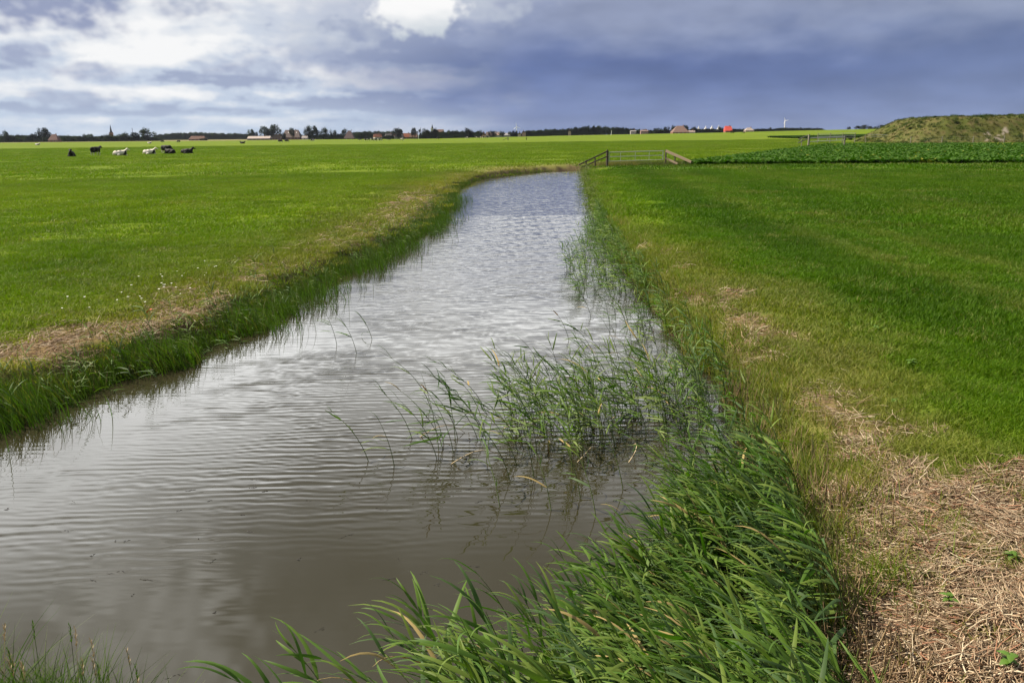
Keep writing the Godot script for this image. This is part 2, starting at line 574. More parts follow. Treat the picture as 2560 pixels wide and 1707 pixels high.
# ---------------------------------------------------------------- water
func make_water() -> void:
	var waves := []
	rng.seed = 77
	for i in 15:
		var len_: float = [0.078, 0.090, 0.102, 0.112, 0.124, 0.138, 0.155, 0.18, 0.21, 0.058, 0.066, 0.28, 0.40, 0.084, 0.096][i]
		var ang := deg_to_rad(-97.0 + rng.randf_range(-15.0, 15.0) * (1.0 if i < 9 or i > 12 else 1.8))
		var k := TAU / len_
		var slope: float = [0.018, 0.030, 0.038, 0.036, 0.028, 0.018, 0.014, 0.012, 0.010, 0.014, 0.014, 0.008, 0.007, 0.024, 0.030][i]
		waves.append([cos(ang) * k, sin(ang) * k, rng.randf() * TAU, slope, slope / k])
	var sh := Shape.new()
	var zs := PackedFloat32Array()
	var z := -2.4
	while z > -76.0:
		zs.append(z)
		z -= clampf(z * z * 0.0004, 0.0115, 0.026 if z > -32.0 else 0.05)
	var cols := 84
	for zz in zs:
		var a := shore(xl_tab, zz) - 0.9
		var b := shore(xr_tab, zz) + 0.9
		for i in cols + 1:
			var x := lerpf(a, b, float(i) / cols)
			var wind: float = smoothstep(-5.2, -7.6, zz + 0.5 * n_a.get_noise_2d(x * 3.0, zz) + 0.14 * x)
			wind = 0.035 + 0.965 * wind
			wind *= lerpf(0.45 + 1.3 * clampf(n_a.get_noise_2d(x * 2.0, zz * 3.4) + 0.28, 0.0, 0.75), 0.9, smoothstep(-10.0, -24.0, zz))
			# sheltered under the left bank
			wind *= 0.08 + 0.92 * smoothstep(0.4, 2.6, -off_left(x, zz) + 0.5 * n_a.get_noise_2d(x * 4.0, zz * 4.0))
			wind *= lerpf(1.0, 1.5, smoothstep(-10.0, -28.0, zz))
			var ph := 2.2 * n_b.get_noise_2d(x * 0.5, zz * 0.9)
			var sx := 0.0
			var sz := 0.0
			var y := 0.0
			for w in waves:
				var p: float = w[0] * x + w[1] * zz + w[2] + ph * 2.0
				var cs := cos(p)
				var kk: float = sqrt(w[0] * w[0] + w[1] * w[1])
				sx += w[3] * cs * w[0] / kk
				sz += w[3] * cs * w[1] / kk
				y += w[4] * sin(p)
			# long flat troughs and narrow crests
			sh.v.append(Vector3(x, WATER + y * wind, zz))
			sh.n.append(Vector3(-sx * wind, 1.0, -sz * wind).normalized())
	for j in zs.size() - 1:
		for i in cols:
			var k := j * (cols + 1) + i
			sh.i.append_array([k, k + cols + 1, k + 1, k + 1, k + cols + 1, k + cols + 2])
	var o := part(self, "water", sh.mesh(), M.water)
	o.set_meta("kind", "structure")
	tag(o, "murky brown rippled water of the ditch between reedy banks", "water")

# ---------------------------------------------------------------- mound
func mound_height(x: float, z: float) -> float:
	var k := n_a.get_noise_2d(x * 1.2, z * 1.2)
	var k2 := n_b.get_noise_2d(x * 0.5, z * 0.5)
	var front: float = smoothstep(-184.0, -197.0, z + 1.5 * k)
	var back: float = smoothstep(-240.0, -222.0, z)
	var side: float = smoothstep(89.0, 103.5, x + 1.2 * k + 0.10 * (z + 195.0))
	var top: float = 6.15 + 0.012 * (x - 105.0) + 0.25 * k
	return -0.35 + top * front * back * side + 0.22 * k2 * front * side

func mound_colour(x: float, z: float) -> Color:
	var k := n_b.get_noise_2d(x * 0.35, z * 0.35)
	var m := n_a.get_noise_2d(x * 1.5, z * 1.5)
	var h := mound_height(x, z)
	var c := Color(0.105, 0.104, 0.036).lerp(Color(0.075, 0.096, 0.022), clampf(0.45 + 0.9 * m, 0.0, 1.0))
	c = c.lerp(Color(0.15, 0.112, 0.060), clampf(k * 1.6, 0.0, 0.55))
	if k > 0.27 and h < 3.2 and h > 0.4 and x > 108.0 and x < 132.0:
		c = Color(0.30, 0.26, 0.22)
	return c

func make_mound() -> void:
	var xs := PackedFloat32Array()
	var zs := PackedFloat32Array()
	for i in 180: xs.append(84.0 + i * 0.65 + (0.02 * (i - 90) * (i - 90) if i > 90 else 0.0))
	for i in 110: zs.append(-244.0 + i * 0.56)
	var o := part(self, "mound", sheet(xs, zs, mound_height, mound_colour), M.ground)
	o.set_meta("kind", "structure")
	tag(o, "long grassy earth mound with bare pale patches behind the crop field", "mound")
	# rough tufts on it
	rng.seed = 31
	var tuft := clump(36, 0.35, 0.30, 0.75, 0.03, 0.2, 3, Vector3(-0.1, 0, 0))
	var buf := PackedFloat32Array()
	for i in 9000:
		var x := rng.randf_range(86.0, 190.0)
		var z := rng.randf_range(-226.0, -183.0)
		var m := n_a.get_noise_2d(x * 2.0 + 9.0, z * 2.0)
		var c := mound_colour(x, z)
		if c.r > 0.28: continue
		var s := rng.randf_range(0.5, 1.0) + maxf(m, 0.0) * 1.1
		c = c.lerp(Color(0.040, 0.078, 0.015), clampf(m * 2.2 + 0.05, 0.0, 0.85)) * rng.randf_range(0.75, 1.2)
		put(buf, turned(rng.randf() * TAU, s, s * rng.randf_range(0.5, 1.0)), Vector3(x, mound_height(x, z) - 0.05, z), c)
	tag(many(self, "mound_grass", tuft, M.grass, buf), "rough tussocky grass growing all over the earth mound", "grass", "", "stuff")
	# taller bushes of weed along its crest
	var shrub := leaf_ball(150, 0.55, 0.13)
	for i in 16:
		var x: float = 97.0 + i * 2.6 + rng.randf_range(-1.1, 1.1)
		var z: float = rng.randf_range(-200.0, -196.0) - 0.10 * (x - 97)
		if i % 4 == 3: z += 5.0
		var o2 := thing("weed_bush", "low dark green weed bush on the crest of the earth mound", "bush", Vector3(x, mound_height(x, z) - 0.08, z), rng.randf() * TAU, "weed bushes on the mound")
		part(o2, "foliage", shrub, M.foliage_weed, Transform3D(Basis.from_scale(Vector3(1.5, 0.8, 1.2) * rng.randf_range(0.45, 0.85)), Vector3(0, 0.3, 0)))

# ---------------------------------------------------------------- grass
func turned(a: float, s: float, sy: float) -> Basis:
	return Basis(Vector3.UP, a).scaled_local(Vector3(s, sy, s))

# a clump of blades of grass
func clump(count: int, radius: float, h0: float, h1: float, width: float, lean: float, segs: int, wind: Vector3) -> ArrayMesh:
	var sh := Shape.new()
	for b in count:
		var a := rng.randf() * TAU
		var r := sqrt(rng.randf()) * radius
		var root := Vector3(cos(a) * r, 0, sin(a) * r)
		var h := rng.randf_range(h0, h1)
		var tip: Vector3 = Vector3(rng.randf_range(-1, 1), 0, rng.randf_range(-1, 1)) * lean * h * 2.0 + wind * h
		var pts := PackedVector3Array()
		var hw := PackedFloat32Array()
		for j in segs + 1:
			var t := float(j) / segs
			pts.append(root + tip * t * t + Vector3.UP * h * (t - 0.22 * t * t * tip.length() / h))
			hw.append(width * 0.5 * (1.0 - 0.92 * t * t))
		var f := rng.randf() * TAU
		var tint: float = rng.randf_range(0.72, 1.25)
		sh.blade(pts, hw, Vector3(cos(f), 0, sin(f)), 0.0, Color(tint * rng.randf_range(0.9, 1.18), tint, tint * rng.randf_range(0.7, 1.3)))
	return sh.mesh()

func grass_ring(called: String, label: String, meshes: Array, near: float, far: float, count: int, size: float) -> void:
	var bufs := []
	for m in meshes: bufs.append(PackedFloat32Array())
	for i in count:
		var u := rng.randf()
		var dist := sqrt(lerpf(near * near, far * far, u))
		if near > 30.0: dist = lerpf(near, far, pow(u, 0.75))
		var az := deg_to_rad(rng.randf_range(-44.0, 44.0))
		var x := sin(az) * dist
		var z := -cos(az) * dist
		if dist < 90.0:
			var d := off_water(x, z)
			if d < 0.25: continue
			var s0 := strawy(x, z)
			if rng.randf() < s0 * 0.86: continue
			if d < 1.2 and rng.randf() < 0.35: continue
		if x > 14.0 and z < -64.0 and in_crop(x, z): continue
		if x > 88.0 and z < -182.0 and z > -245.0: continue
		var c := sward(x, z)
		var dl := off_left(x, z)
		var dr := off_right(x, z)
		var j: float = rng.randf_range(0.80, 1.22)
		c = Color(c.r * j * rng.randf_range(0.92, 1.1), c.g * j, c.b * j)
		if rng.randf() < 0.05: c = c.lerp(Color(0.26, 0.23, 0.10), 0.5)
		var tall := 1.0
		if dr > dl: tall = 0.95 + 0.3 * smoothstep(2.8, 3.8, dr) * (1.0 - smoothstep(4.6, 5.6, dr)) + 0.25 * smoothstep(6.5, 8.0, dr)
		else: tall = 0.8 + 0.35 * smoothstep(-0.1, 0.4, n_a.get_noise_2d(x * 3.0, z * 3.0))
		var s := size * rng.randf_range(0.8, 1.25)
		put(bufs[i % meshes.size()], turned(rng.randf() * TAU, s, s * tall * rng.randf_range(0.75, 1.25)), Vector3(x, land(x, z) - 0.012, z), c)
	var root := Node3D.new()
	root.name = numbered(called)
	add_child(root)
	tag(root, label, "grass", "", "stuff")
	for k in meshes.size():
		many(root, "blades", meshes[k], M.grass, bufs[k]).set_meta("kind", "stuff")

func make_grass() -> void:
	rng.seed = 100
	var w := Vector3(-0.18, 0, 0.05)
	var a := []
	for k in 4: a.append(clump(60, 0.17, 0.03, 0.095, 0.0065, 0.45, 3, w))
	grass_ring("near_grass", "short green meadow grass beside the dead reed litter", a, 2.6, 11.0, 17000, 1.0)
	var b := []
	for k in 4: b.append(clump(110, 0.32, 0.03, 0.095, 0.011, 0.45, 2, w))
	grass_ring("bank_grass", "short green meadow grass along both banks of the ditch", b, 10.0, 24.0, 18000, 1.0)
	var c := []
	for k in 3: c.append(clump(150, 0.75, 0.04, 0.10, 0.022, 0.42, 2, w))
	grass_ring("meadow_grass", "green meadow grass stretching away on both sides of the ditch", c, 23.0, 62.0, 16000, 1.0)
	var e := []
	for k in 3: e.append(clump(170, 2.2, 0.05, 0.14, 0.05, 0.4, 2, w))
	grass_ring("far_grass", "far green pasture grass behind the metal gate", e, 58.0, 300.0, 16000, 1.0)

# ---------------------------------------------------------------- bank plants
func make_bank_plants() -> void:
	rng.seed = 200
	# dense soft reed and sedge at the foot of the left bank
	var tall := []
	for k in 5: tall.append(clump(22, 0.19, 0.16, 0.50, 0.011, 0.2, 5, Vector3(-0.35, 0, 0.05)))
	var bufs := []
	for m in tall: bufs.append(PackedFloat32Array())
	for i in 5200:
		var u := rng.randf()
		var z: float = -3.0 - 69.0 * pow(u, 1.9)
		var off: float = rng.randfn(-0.12, 0.20)
		var patch := n_b.get_noise_2d(z * 0.5, 77.0)
		if off < -0.30 - 0.5 * maxf(patch, -0.2): continue
		if z < -30.0 and rng.randf() < 0.35: continue
		var x: float = shore(xl_tab, z) - off / shore(sl_tab, z)
		var y: float = maxf(land(x, z), WATER - 0.08) - 0.03
		var c := Color(0.062, 0.115, 0.014).lerp(Color(0.105, 0.150, 0.026), rng.randf())
		if rng.randf() < 0.14: c = Color(0.17, 0.15, 0.06)
		var s: float = rng.randf_range(0.65, 1.05) * (1.0 - 0.4 * smoothstep(0.1, 0.6, off)) * (0.9 + 0.5 * patch)
		if z < -55.0: s *= 0.75
		s *= 1.0 + 0.35 * smoothstep(-13.0, -9.5, z)
		put(bufs[i % 5], turned(rng.randfn(0.0, 0.5), s, s * rng.randf_range(0.8, 1.1)), Vector3(x, y, z), c)
	# a thin fringe further out in the water
	var thin := []
	for k in 3: thin.append(clump(7, 0.20, 0.30, 0.66, 0.009, 0.14, 5, Vector3(-0.3, 0, 0.0)))
	var bufs2 := [PackedFloat32Array(), PackedFloat32Array(), PackedFloat32Array()]
	for i in 900:
		var z: float = -6.0 - 36.0 * pow(rng.randf(), 1.4)
		var off: float = -0.4 - absf(rng.randfn(0.0, 0.35))
		if n_b.get_noise_2d(z * 0.4, 31.0) < -0.05: continue
		var x: float = shore(xl_tab, z) - off
		put(bufs2[i % 3], turned(rng.randfn(0.0, 0.6), 1.0, rng.randf_range(0.6, 1.1)), Vector3(x, WATER - 0.05, z), Color(0.07, 0.12, 0.02) * rng.randf_range(0.8, 1.2))
	var root := Node3D.new()
	root.name = "bank_reeds"
	add_child(root)
	tag(root, "dense soft green reeds along the foot of the pasture bank", "reeds", "", "stuff")
	for k in 5: many(root, "blades", tall[k], M.reed, bufs[k]).set_meta("kind", "stuff")
	for k in 3: many(root, "fringe", thin[k], M.reed, bufs2[k]).set_meta("kind", "stuff")
	# mixed coarse grass on the lip of the right bank
	var coarse := []
	for k in 4: coarse.append(clump(22, 0.16, 0.10, 0.34, 0.008, 0.34, 4, Vector3(-0.2, 0, 0.05)))
	var bufs3 := []
	for m in coarse: bufs3.append(PackedFloat32Array())
	for i in 4200:
		var z: float = -4.5 - 66.0 * pow(rng.randf(), 1.7)
		var off: float = 0.05 + absf(rng.randfn(0.0, 0.42))
		var x: float = shore(xr_tab, z) + off
		if off > 1.6: continue
		if rng.randf() < 0.75 * strawy(x, z) or (z > -9.0 and rng.randf() < 0.4): continue
		var c := Color(0.125, 0.195, 0.025).lerp(YELLOW, rng.randf() * 0.95 * smoothstep(-40.0, -12.0, z))
		if rng.randf() < 0.12: c = Color(0.28, 0.22, 0.11)
		put(bufs3[i % 4], turned(rng.randf_range(-0.9, 0.9), 1.0, rng.randf_range(0.55, 1.1) * (1.0 - 0.4 * smoothstep(0.5, 1.5, off))), Vector3(x, land(x, z) - 0.02, z), c)
	for i in 1800:   # weeds at the far end and round the gate
		var x := rng.randf_range(4.5, 15.5)
		var z: float = -70.8 - 0.28 * (x - 8.0) * 0.45 + rng.randfn(0.0, 0.7)
		if off_water(x, z) < 0.02: continue
		var c := Color(0.06, 0.10, 0.02).lerp(Color(0.24, 0.18, 0.09), rng.randf() * (0.9 if x < 11.0 else 0.35))
		put(bufs3[i % 4], turned(rng.randf() * TAU, 1.6, rng.randf_range(0.7, 1.7)), Vector3(x, land(x, z) - 0.02, z), c)
	var root2 := Node3D.new()
	root2.name = "coarse_bank_grass"
	add_child(root2)
	tag(root2, "coarse yellowish grass on the lip of the mown bank", "grass", "", "stuff")
	for k in 4: many(root2, "blades", coarse[k], M.grass, bufs3[k]).set_meta("kind", "stuff")

# ---------------------------------------------------------------- cut dead reed
func straw_piece(len_: float, r: float, bend: float) -> ArrayMesh:
	var sh := Shape.new()
	var pts := PackedVector3Array()
	var rad := PackedFloat32Array()
	for j in 4:
		var t := j / 3.0 - 0.5
		pts.append(Vector3(t * len_, bend * (0.25 - t * t) * len_, bend * 0.7 * t * t * len_))
		rad.append(r * (1.0 - 0.35 * j / 3.0))
	sh.rod(pts, rad, 3)
	return sh.mesh()

func make_litter() -> void:
	rng.seed = 300
	var kinds := [straw_piece(0.10, 0.0028, 0.2), straw_piece(0.20, 0.0028, 0.3), straw_piece(0.33, 0.0030, 0.25), straw_piece(0.15, 0.0045, -0.2), straw_piece(0.24, 0.0038, 0.5)]
	var bufs := []
	for k in kinds: bufs.append(PackedFloat32Array())
	var tries := 0
	var made := 0
	while tries < 150000 and made < 52000:
		tries += 1
		var x := 0.0
		var z := 0.0
		var big := 1.0
		if tries % 3 > 0:
			x = rng.randf_range(1.7, 5.4)
			z = rng.randf_range(-7.0, -2.4)
		else:
			z = -5.0 - 34.0 * pow(rng.randf(), 1.5)
			x = shore(xr_tab, z) + rng.randf_range(0.1, 1.7) if rng.randf() < 0.5 else shore(xl_tab, z) - rng.randf_range(0.3, 2.2)
			big = 1.0 + 0.05 * maxf(-z - 8.0, 0.0)
		if rng.randf() > strawy(x, z): continue
		var lay: float = 0.6 + 2.4 * n_a.get_noise_2d(x * 5.0, z * 5.0) + rng.randfn(0.0, 0.65)
		var heap: float = 0.09 * maxf(0.0, n_b.get_noise_2d(x * 1.7, z * 1.7) + 0.25) * strawy(x, z)
		var b := Basis(Vector3.UP, lay) * Basis(Vector3(0, 0, 1), rng.randfn(0.05, 0.20)) * Basis(Vector3(1, 0, 0), rng.randf() * TAU)
		var c := STRAW * rng.randf_range(0.55, 1.25)
		var q := rng.randf()
		if q < 0.28: c = Color(0.20, 0.125, 0.075) * rng.randf_range(0.6, 1.2)
		elif q < 0.40: c = Color(0.50, 0.42, 0.30)
		elif q < 0.46: c = Color(0.30, 0.15, 0.09)
		b = b.scaled(Vector3.ONE * big * rng.randf_range(0.7, 1.2))
		put(bufs[rng.randi() % 5], b, Vector3(x, land(x, z) + heap * rng.randf_range(0.3, 1.0) + rng.randf_range(0.002, 0.02), z), c)
		made += 1
	var root := Node3D.new()
	root.name = "dead_reed_litter"
	add_child(root)
	tag(root, "pale brown cut dead reed lying matted on the bank", "straw", "", "stuff")
	for k in 5: many(root, "straws", kinds[k], M.straw, bufs[k]).set_meta("kind", "stuff")
	# standing stubble at the edge of the reeds
	var stub := Shape.new()
	for i in 9:
		var h := rng.randf_range(0.16, 0.42)
		var p := Vector3(rng.randf_range(-0.1, 0.1), 0, rng.randf_range(-0.1, 0.1))
		stub.rod(PackedVector3Array([p, p + Vector3(rng.randfn(-0.02, 0.04), h, rng.randfn(0, 0.04))]), PackedFloat32Array([0.0042, 0.003]), 4, Color(1, 1, 1) * rng.randf_range(0.6, 1.3))
	var sm := stub.mesh()
	var sb := PackedFloat32Array()
	for i in 260:
		var z: float = rng.randf_range(-9.5, -2.6)
		var x: float = shore(xr_tab, z) + rng.randfn(0.12, 0.16)
		if i % 5 == 4:
			z = -7.0 - 30.0 * rng.randf()
			x = (shore(xr_tab, z) + rng.randfn(0.05, 0.15)) if rng.randf() < 0.6 else (shore(xl_tab, z) - rng.randfn(0.0, 0.12))
		var c := Color(0.25, 0.18, 0.10) * rng.randf_range(0.6, 1.3)
		if rng.randf() < 0.3: c = Color(0.12, 0.15, 0.04)
		put(sb, turned(rng.randf() * TAU, 1.0, rng.randf_range(0.4, 1.0)), Vector3(x, maxf(land(x, z), WATER - 0.1) - 0.02, z), c)
	tag(many(self, "reed_stubble", sm, M.straw, sb), "upright brown stubble of old reed at the water's edge", "stubble", "", "stuff")

# ---------------------------------------------------------------- reeds
func leaf_mesh(len_: float, half: float, up0: float, droop: float, side_bend: float) -> ArrayMesh:
	# grows along -x from its root
	var sh := Shape.new()
	var pts := PackedVector3Array()
	var hw := PackedFloat32Array()
	var p := Vector3.ZERO
	var n := 7
	for j in n + 1:
		var t := float(j) / n
		pts.append(p)
		hw.append(half * maxf(0.10, minf(1.0, 0.35 + 3.4 * t)) * pow(1.0 - t, 0.62) if t < 1.0 else 0.0006)
		var a := up0 - droop * t * t * 1.3 - droop * 0.15 * t
		p += Vector3(-cos(a), sin(a), side_bend * t) * len_ / n
	sh.blade(pts, hw, Vector3(0, 0, 1), 0.22)
	return sh.mesh()

func stem_points(h: float, lean: float) -> PackedVector3Array:
	var pts := PackedVector3Array()
	for j in 9:
		var t := j / 8.0
		pts.append(Vector3(-lean * h * (0.25 * t + 0.75 * t * t), h * t * (1.0 - 0.32 * lean * t), 0.0))
	return pts

func along(pts: PackedVector3Array, t: float) -> Vector3:
	var f: float = clampf(t, 0.0, 0.999) * (pts.size() - 1)
	return pts[int(f)].lerp(pts[int(f) + 1], f - int(f))

var leaves := []
var stems := []

# where the leaves of a reed sit: rows of transform and leaf number
func leaf_places(pts: PackedVector3Array, count: int, spread: float, size: float) -> Array:
	var out := []
	for k in count:
		var t: float = lerpf(0.30, 0.995, (k + rng.randf_range(0.1, 0.9)) / count)
		var a: float = rng.randfn(0.0, spread)
		if k % 2 == 1: a = -a
		var tilt: float = lerpf(-0.35, 0.55, t) + rng.randfn(0.0, 0.18)
		var b := Basis(Vector3.UP, a) * Basis(Vector3(0, 0, 1), -tilt) * Basis(Vector3(1, 0, 0), rng.randfn(0.0, 0.5))
		var s: float = size * rng.randf_range(0.75, 1.2) * (0.72 + 0.5 * sin(PI * clampf(t, 0.2, 1.0)))
		out.append([Transform3D(b.scaled_local(Vector3(s, s, s)), along(pts, t)), rng.randi() % leaves.size()])
	return out

func whole_reed(h: float, lean: float, count: int, spread: float, size: float) -> ArrayMesh:
	var st := SurfaceTool.new()
	var pts := stem_points(h, lean)
	var sh := Shape.new()
	sh.rod(pts, PackedFloat32Array([0.0045, 0.0043, 0.004, 0.0037, 0.0034, 0.003, 0.0025, 0.002, 0.0012]), 5, Color(0.85, 0.85, 0.7))
	st.append_from(sh.mesh(), 0, Transform3D.IDENTITY)
	for q in leaf_places(pts, count, spread, size):
		st.append_from(leaves[q[1]], 0, q[0])
	return st.commit()

func reed_thing(label: String, group: String, where: Vector3, turn: float, h: float, lean: float, count: int, spread: float, size: float, tint: int) -> void:
	var o := thing("reed", label, "reed", where, turn, group)
	var pts := stem_points(h, lean)
	var sh := Shape.new()
	sh.rod(pts, PackedFloat32Array([0.0045, 0.0043, 0.004, 0.0037, 0.0034, 0.003, 0.0025, 0.002, 0.0012]), 5)
	part(o, "stem", sh.mesh(), M.reed_stem)
	for q in leaf_places(pts, count, spread, size):
		part(o, "leaf", leaves[q[1]], M["reed_%d" % (tint if rng.randf() < 0.72 else (rng.randi() % 4 if rng.randf() < 0.85 else 4))], q[0])

func make_reeds() -> void:
	rng.seed = 400
	for k in 12:
		leaves.append(leaf_mesh(rng.randf_range(0.25, 0.40), rng.randf_range(0.0115, 0.0155), rng.randf_range(0.1, 0.6), rng.randf_range(0.2, 1.0), rng.randfn(0.0, 0.25)))
	var tones := [Color(0.062, 0.125, 0.018), Color(0.085, 0.155, 0.020), Color(0.052, 0.098, 0.030), Color(0.115, 0.170, 0.030)]
	for k in 4:
		M["reed_%d" % k] = leafy(tones[k], Color(0.72, 0.88, 0.30), 0.55, 0.32)
	M.reed_4 = leafy(Color(0.27, 0.21, 0.09), Color(0.5, 0.4, 0.2), 0.7, 0.2)
	M.reed_stem = leafy(Color(0.085, 0.12, 0.03), Color(0.1, 0.1, 0.05), 0.5, 0.4)
	# single reeds: the dense clump in front
	var g1 := "reeds of the dense leafy clump"
	for i in 170:
		var z: float = rng.randf_range(-5.9, -2.6)
		var xr := shore(xr_tab, z)
		var wide: float = lerpf(0.75, 2.2, smoothstep(-5.6, -2.8, z))
		var x: float = xr + 0.1 - wide * pow(rng.randf(), 0.9)
		var h: float = rng.randf_range(0.7, 1.15)
		reed_thing("tall leafy green reed in the dense clump bowed over the water", g1, Vector3(x, maxf(land(x, z), WATER - 0.25) - 0.02, z), rng.randfn(-0.2, 0.24), h, rng.randf_range(0.22, 0.62), 10, 0.6, rng.randf_range(0.8, 1.08), rng.randi() % 4)
	# the thinner stand in the open water behind it
	var g2 := "reeds standing out in the rippled water"
	for i in 95:
		var x: float = rng.randf_range(-0.75, 2.3)
		var z: float = -8.0 - 0.55 * rng.randfn(0.0, 1.0) - 0.5 * (x + 0.7) * rng.randf()
		if x < 0.2 and rng.randf() < 0.4: x += rng.randf() * 1.5
		reed_thing("slender leafy reed of the loose stand out in the rippled water", g2, Vector3(x, WATER - 0.12, z), rng.randfn(-0.2, 0.5), rng.randf_range(0.6, 1.05), rng.randf_range(0.15, 0.7), 9, 0.7, rng.randf_range(0.6, 0.9), rng.randi() % 4)
	# scattered ones
	var g3 := "lone reeds scattered over the water"
	for p in [[-1.41, -7.31, 0.75], [-1.15, -7.2, 0.62], [-0.75, -7.57, 0.95], [-0.70, -7.62, 0.85], [-0.11, -6.28, 0.8], [0.33, -6.2, 0.85], [0.7, -6.1, 0.9], [-1.05, -7.9, 0.8], [-0.95, -8.9, 1.0], [0.6, -6.45, 1.0], [0.2, -6.9, 0.9], [1.0, -6.6, 1.1], [1.5, -10.6, 0.9], [1.2, -10.9, 0.8], [0.4, -10.4, 0.7], [1.8, -11.5, 0.9], [0.9, -12.0, 0.7], [1.9, -12.6, 0.9], [1.4, -13.6, 0.7], [1.75, -14.8, 0.7], [-2.3, -11.4, 0.8], [-2.7, -11.9, 0.7], [-2.2, -12.2, 0.6], [-1.75, -24.0, 0.9], [-1.6, -24.3, 0.8], [-2.0, -24.1, 0.7], [2.4, -53.0, 0.9], [3.0, -57.0, 1.0], [3.4, -58.0, 0.8]]:
		reed_thing("thin lone reed rising from open water away from the stands", g3, Vector3(p[0], WATER - 0.1, p[1]), rng.randfn(-0.3, 0.5), p[2], rng.randf_range(0.2, 0.65), 4, 0.6, rng.randf_range(0.6, 0.85), rng.randi() % 4)
	# a few tall ones at the clump's outer edge
	for p in [[-1.0, -3.35, 0.72], [-0.85, -3.5, 0.8], [-0.62, -3.3, 0.78], [-0.45, -3.62, 0.9], [-0.2, -3.45, 0.95], [-0.75, -3.1, 0.7], [-0.1, -3.9, 0.95], [0.1, -4.2, 0.95], [-0.35, -3.05, 0.75]]:
		reed_thing("leafy reed leaning out at the open edge of the dense clump", "reeds at the open edge of the clump", Vector3(p[0], maxf(land(p[0], p[1]), WATER - 0.2) - 0.02, p[1]), rng.randfn(-0.15, 0.2), p[2], rng.randf_range(0.35, 0.65), 8, 0.45, rng.randf_range(0.95, 1.2), rng.randi() % 4)
	# all the others as one mass
	var kinds := []
	for k in 7: kinds.append(whole_reed(rng.randf_range(0.7, 1.15), rng.randf_range(0.2, 0.6), 9, 0.6, 0.95))
	for k in 4: kinds.append(whole_reed(rng.randf_range(0.6, 1.0), rng.randf_range(0.12, 0.45), 7, 0.8, 0.72))
	var bufs := []
	for k in kinds: bufs.append(PackedFloat32Array())
	for i in 300:      # fills the clump in front
		var z: float = rng.randf_range(-6.0, -2.3)
		var xr := shore(xr_tab, z)
		var wide: float = lerpf(0.7, 1.8, smoothstep(-5.8, -2.9, z))
		var x: float = xr + 0.15 - wide * pow(rng.randf(), 1.1)
		put(bufs[rng.randi() % 7], turned(rng.randfn(-0.2, 0.26), 1.0, rng.randf_range(0.7, 1.05)), Vector3(x, maxf(land(x, z), WATER - 0.25) - 0.02, z), tones[rng.randi() % 4] * rng.randf_range(0.8, 1.15))
	for i in 110:      # along the right bank
		var z: float = -6.0 - 8.0 * rng.randf()
		var x: float = shore(xr_tab, z) - absf(rng.randfn(0.0, 0.4)) + 0.1
		put(bufs[7 + rng.randi() % 4], turned(rng.randfn(-0.2, 0.6), 1.0, rng.randf_range(0.6, 1.1)), Vector3(x, maxf(land(x, z), WATER - 0.15) - 0.02, z), tones[rng.randi() % 4] * rng.randf_range(0.8, 1.2))
	for i in 100:      # the stand in the water
		var x: float = rng.randf_range(0.0, 2.3)
		var z: float = -8.2 - 0.6 * rng.randfn(0.0, 1.0) - 0.4 * x * rng.randf()
		put(bufs[7 + rng.randi() % 4], turned(rng.randfn(-0.2, 0.6), 0.95, rng.randf_range(0.55, 1.0)), Vector3(x, WATER - 0.12, z), tones[rng.randi() % 4].lerp(Color(0.13, 0.16, 0.07), 0.45) * rng.randf_range(0.8, 1.2))
	for i in 430:      # the second stand, further off
		var z: float = -15.2 - 15.0 * pow(rng.randf(), 1.25)
		var x: float = shore(xr_tab, z) - 1.5 * pow(rng.randf(), 1.7) * smoothstep(-32.0, -19.0, z) + 0.15
		put(bufs[7 + rng.randi() % 4], turned(rng.randfn(-0.2, 0.6), 1.0, rng.randf_range(0.45, 0.95)), Vector3(x, maxf(land(x, z), WATER - 0.1) - 0.02, z), tones[rng.randi() % 4] * rng.randf_range(0.85, 1.25))
	for i in 520:      # leafy ones among the soft reeds of the pasture bank
		var z: float = -6.5 - 40.0 * pow(rng.randf(), 1.5)
		if n_b.get_noise_2d(z * 0.35, 120.0) < -0.16: continue
		var x: float = shore(xl_tab, z) + rng.randfn(0.12, 0.26)
		put(bufs[7 + rng.randi() % 4], turned(rng.randfn(-0.1, 0.5), 0.8, rng.randf_range(0.45, 0.85)), Vector3(x, maxf(land(x, z), WATER - 0.15) - 0.02, z), tones[rng.randi() % 4] * rng.randf_range(0.75, 1.1))
	for i in 160:      # thin to the far end
		var z: float = -30.0 - 40.0 * rng.randf()
		var x: float = shore(xr_tab, z) - absf(rng.randfn(0.0, 0.35)) + 0.2
		put(bufs[7 + rng.randi() % 4], turned(rng.randf() * TAU, 1.2, rng.randf_range(0.6, 1.1)), Vector3(x, maxf(land(x, z), WATER - 0.1) - 0.02, z), Color(0.10, 0.13, 0.03) * rng.randf_range(0.8, 1.2))
	var root := Node3D.new()
	root.name = "reed_bed"
	add_child(root)
	tag(root, "thick mass of green reeds along the mown bank", "reeds", "", "stuff")
	for k in kinds.size(): many(root, "reeds", kinds[k], M.reed, bufs[k]).set_meta("kind", "stuff")

# ---------------------------------------------------------------- the crop field
func in_crop(x: float, z: float) -> bool:
	if z > -70.6 + 0.10 * (x - 15.0) + 0.6 * n_a.get_noise_2d(x, 5.0): return false
	# left edge runs away to the right, the back edge lies before the mound
	return x > 15.0 + (-71.0 - z) * 0.50 and z > -182.0

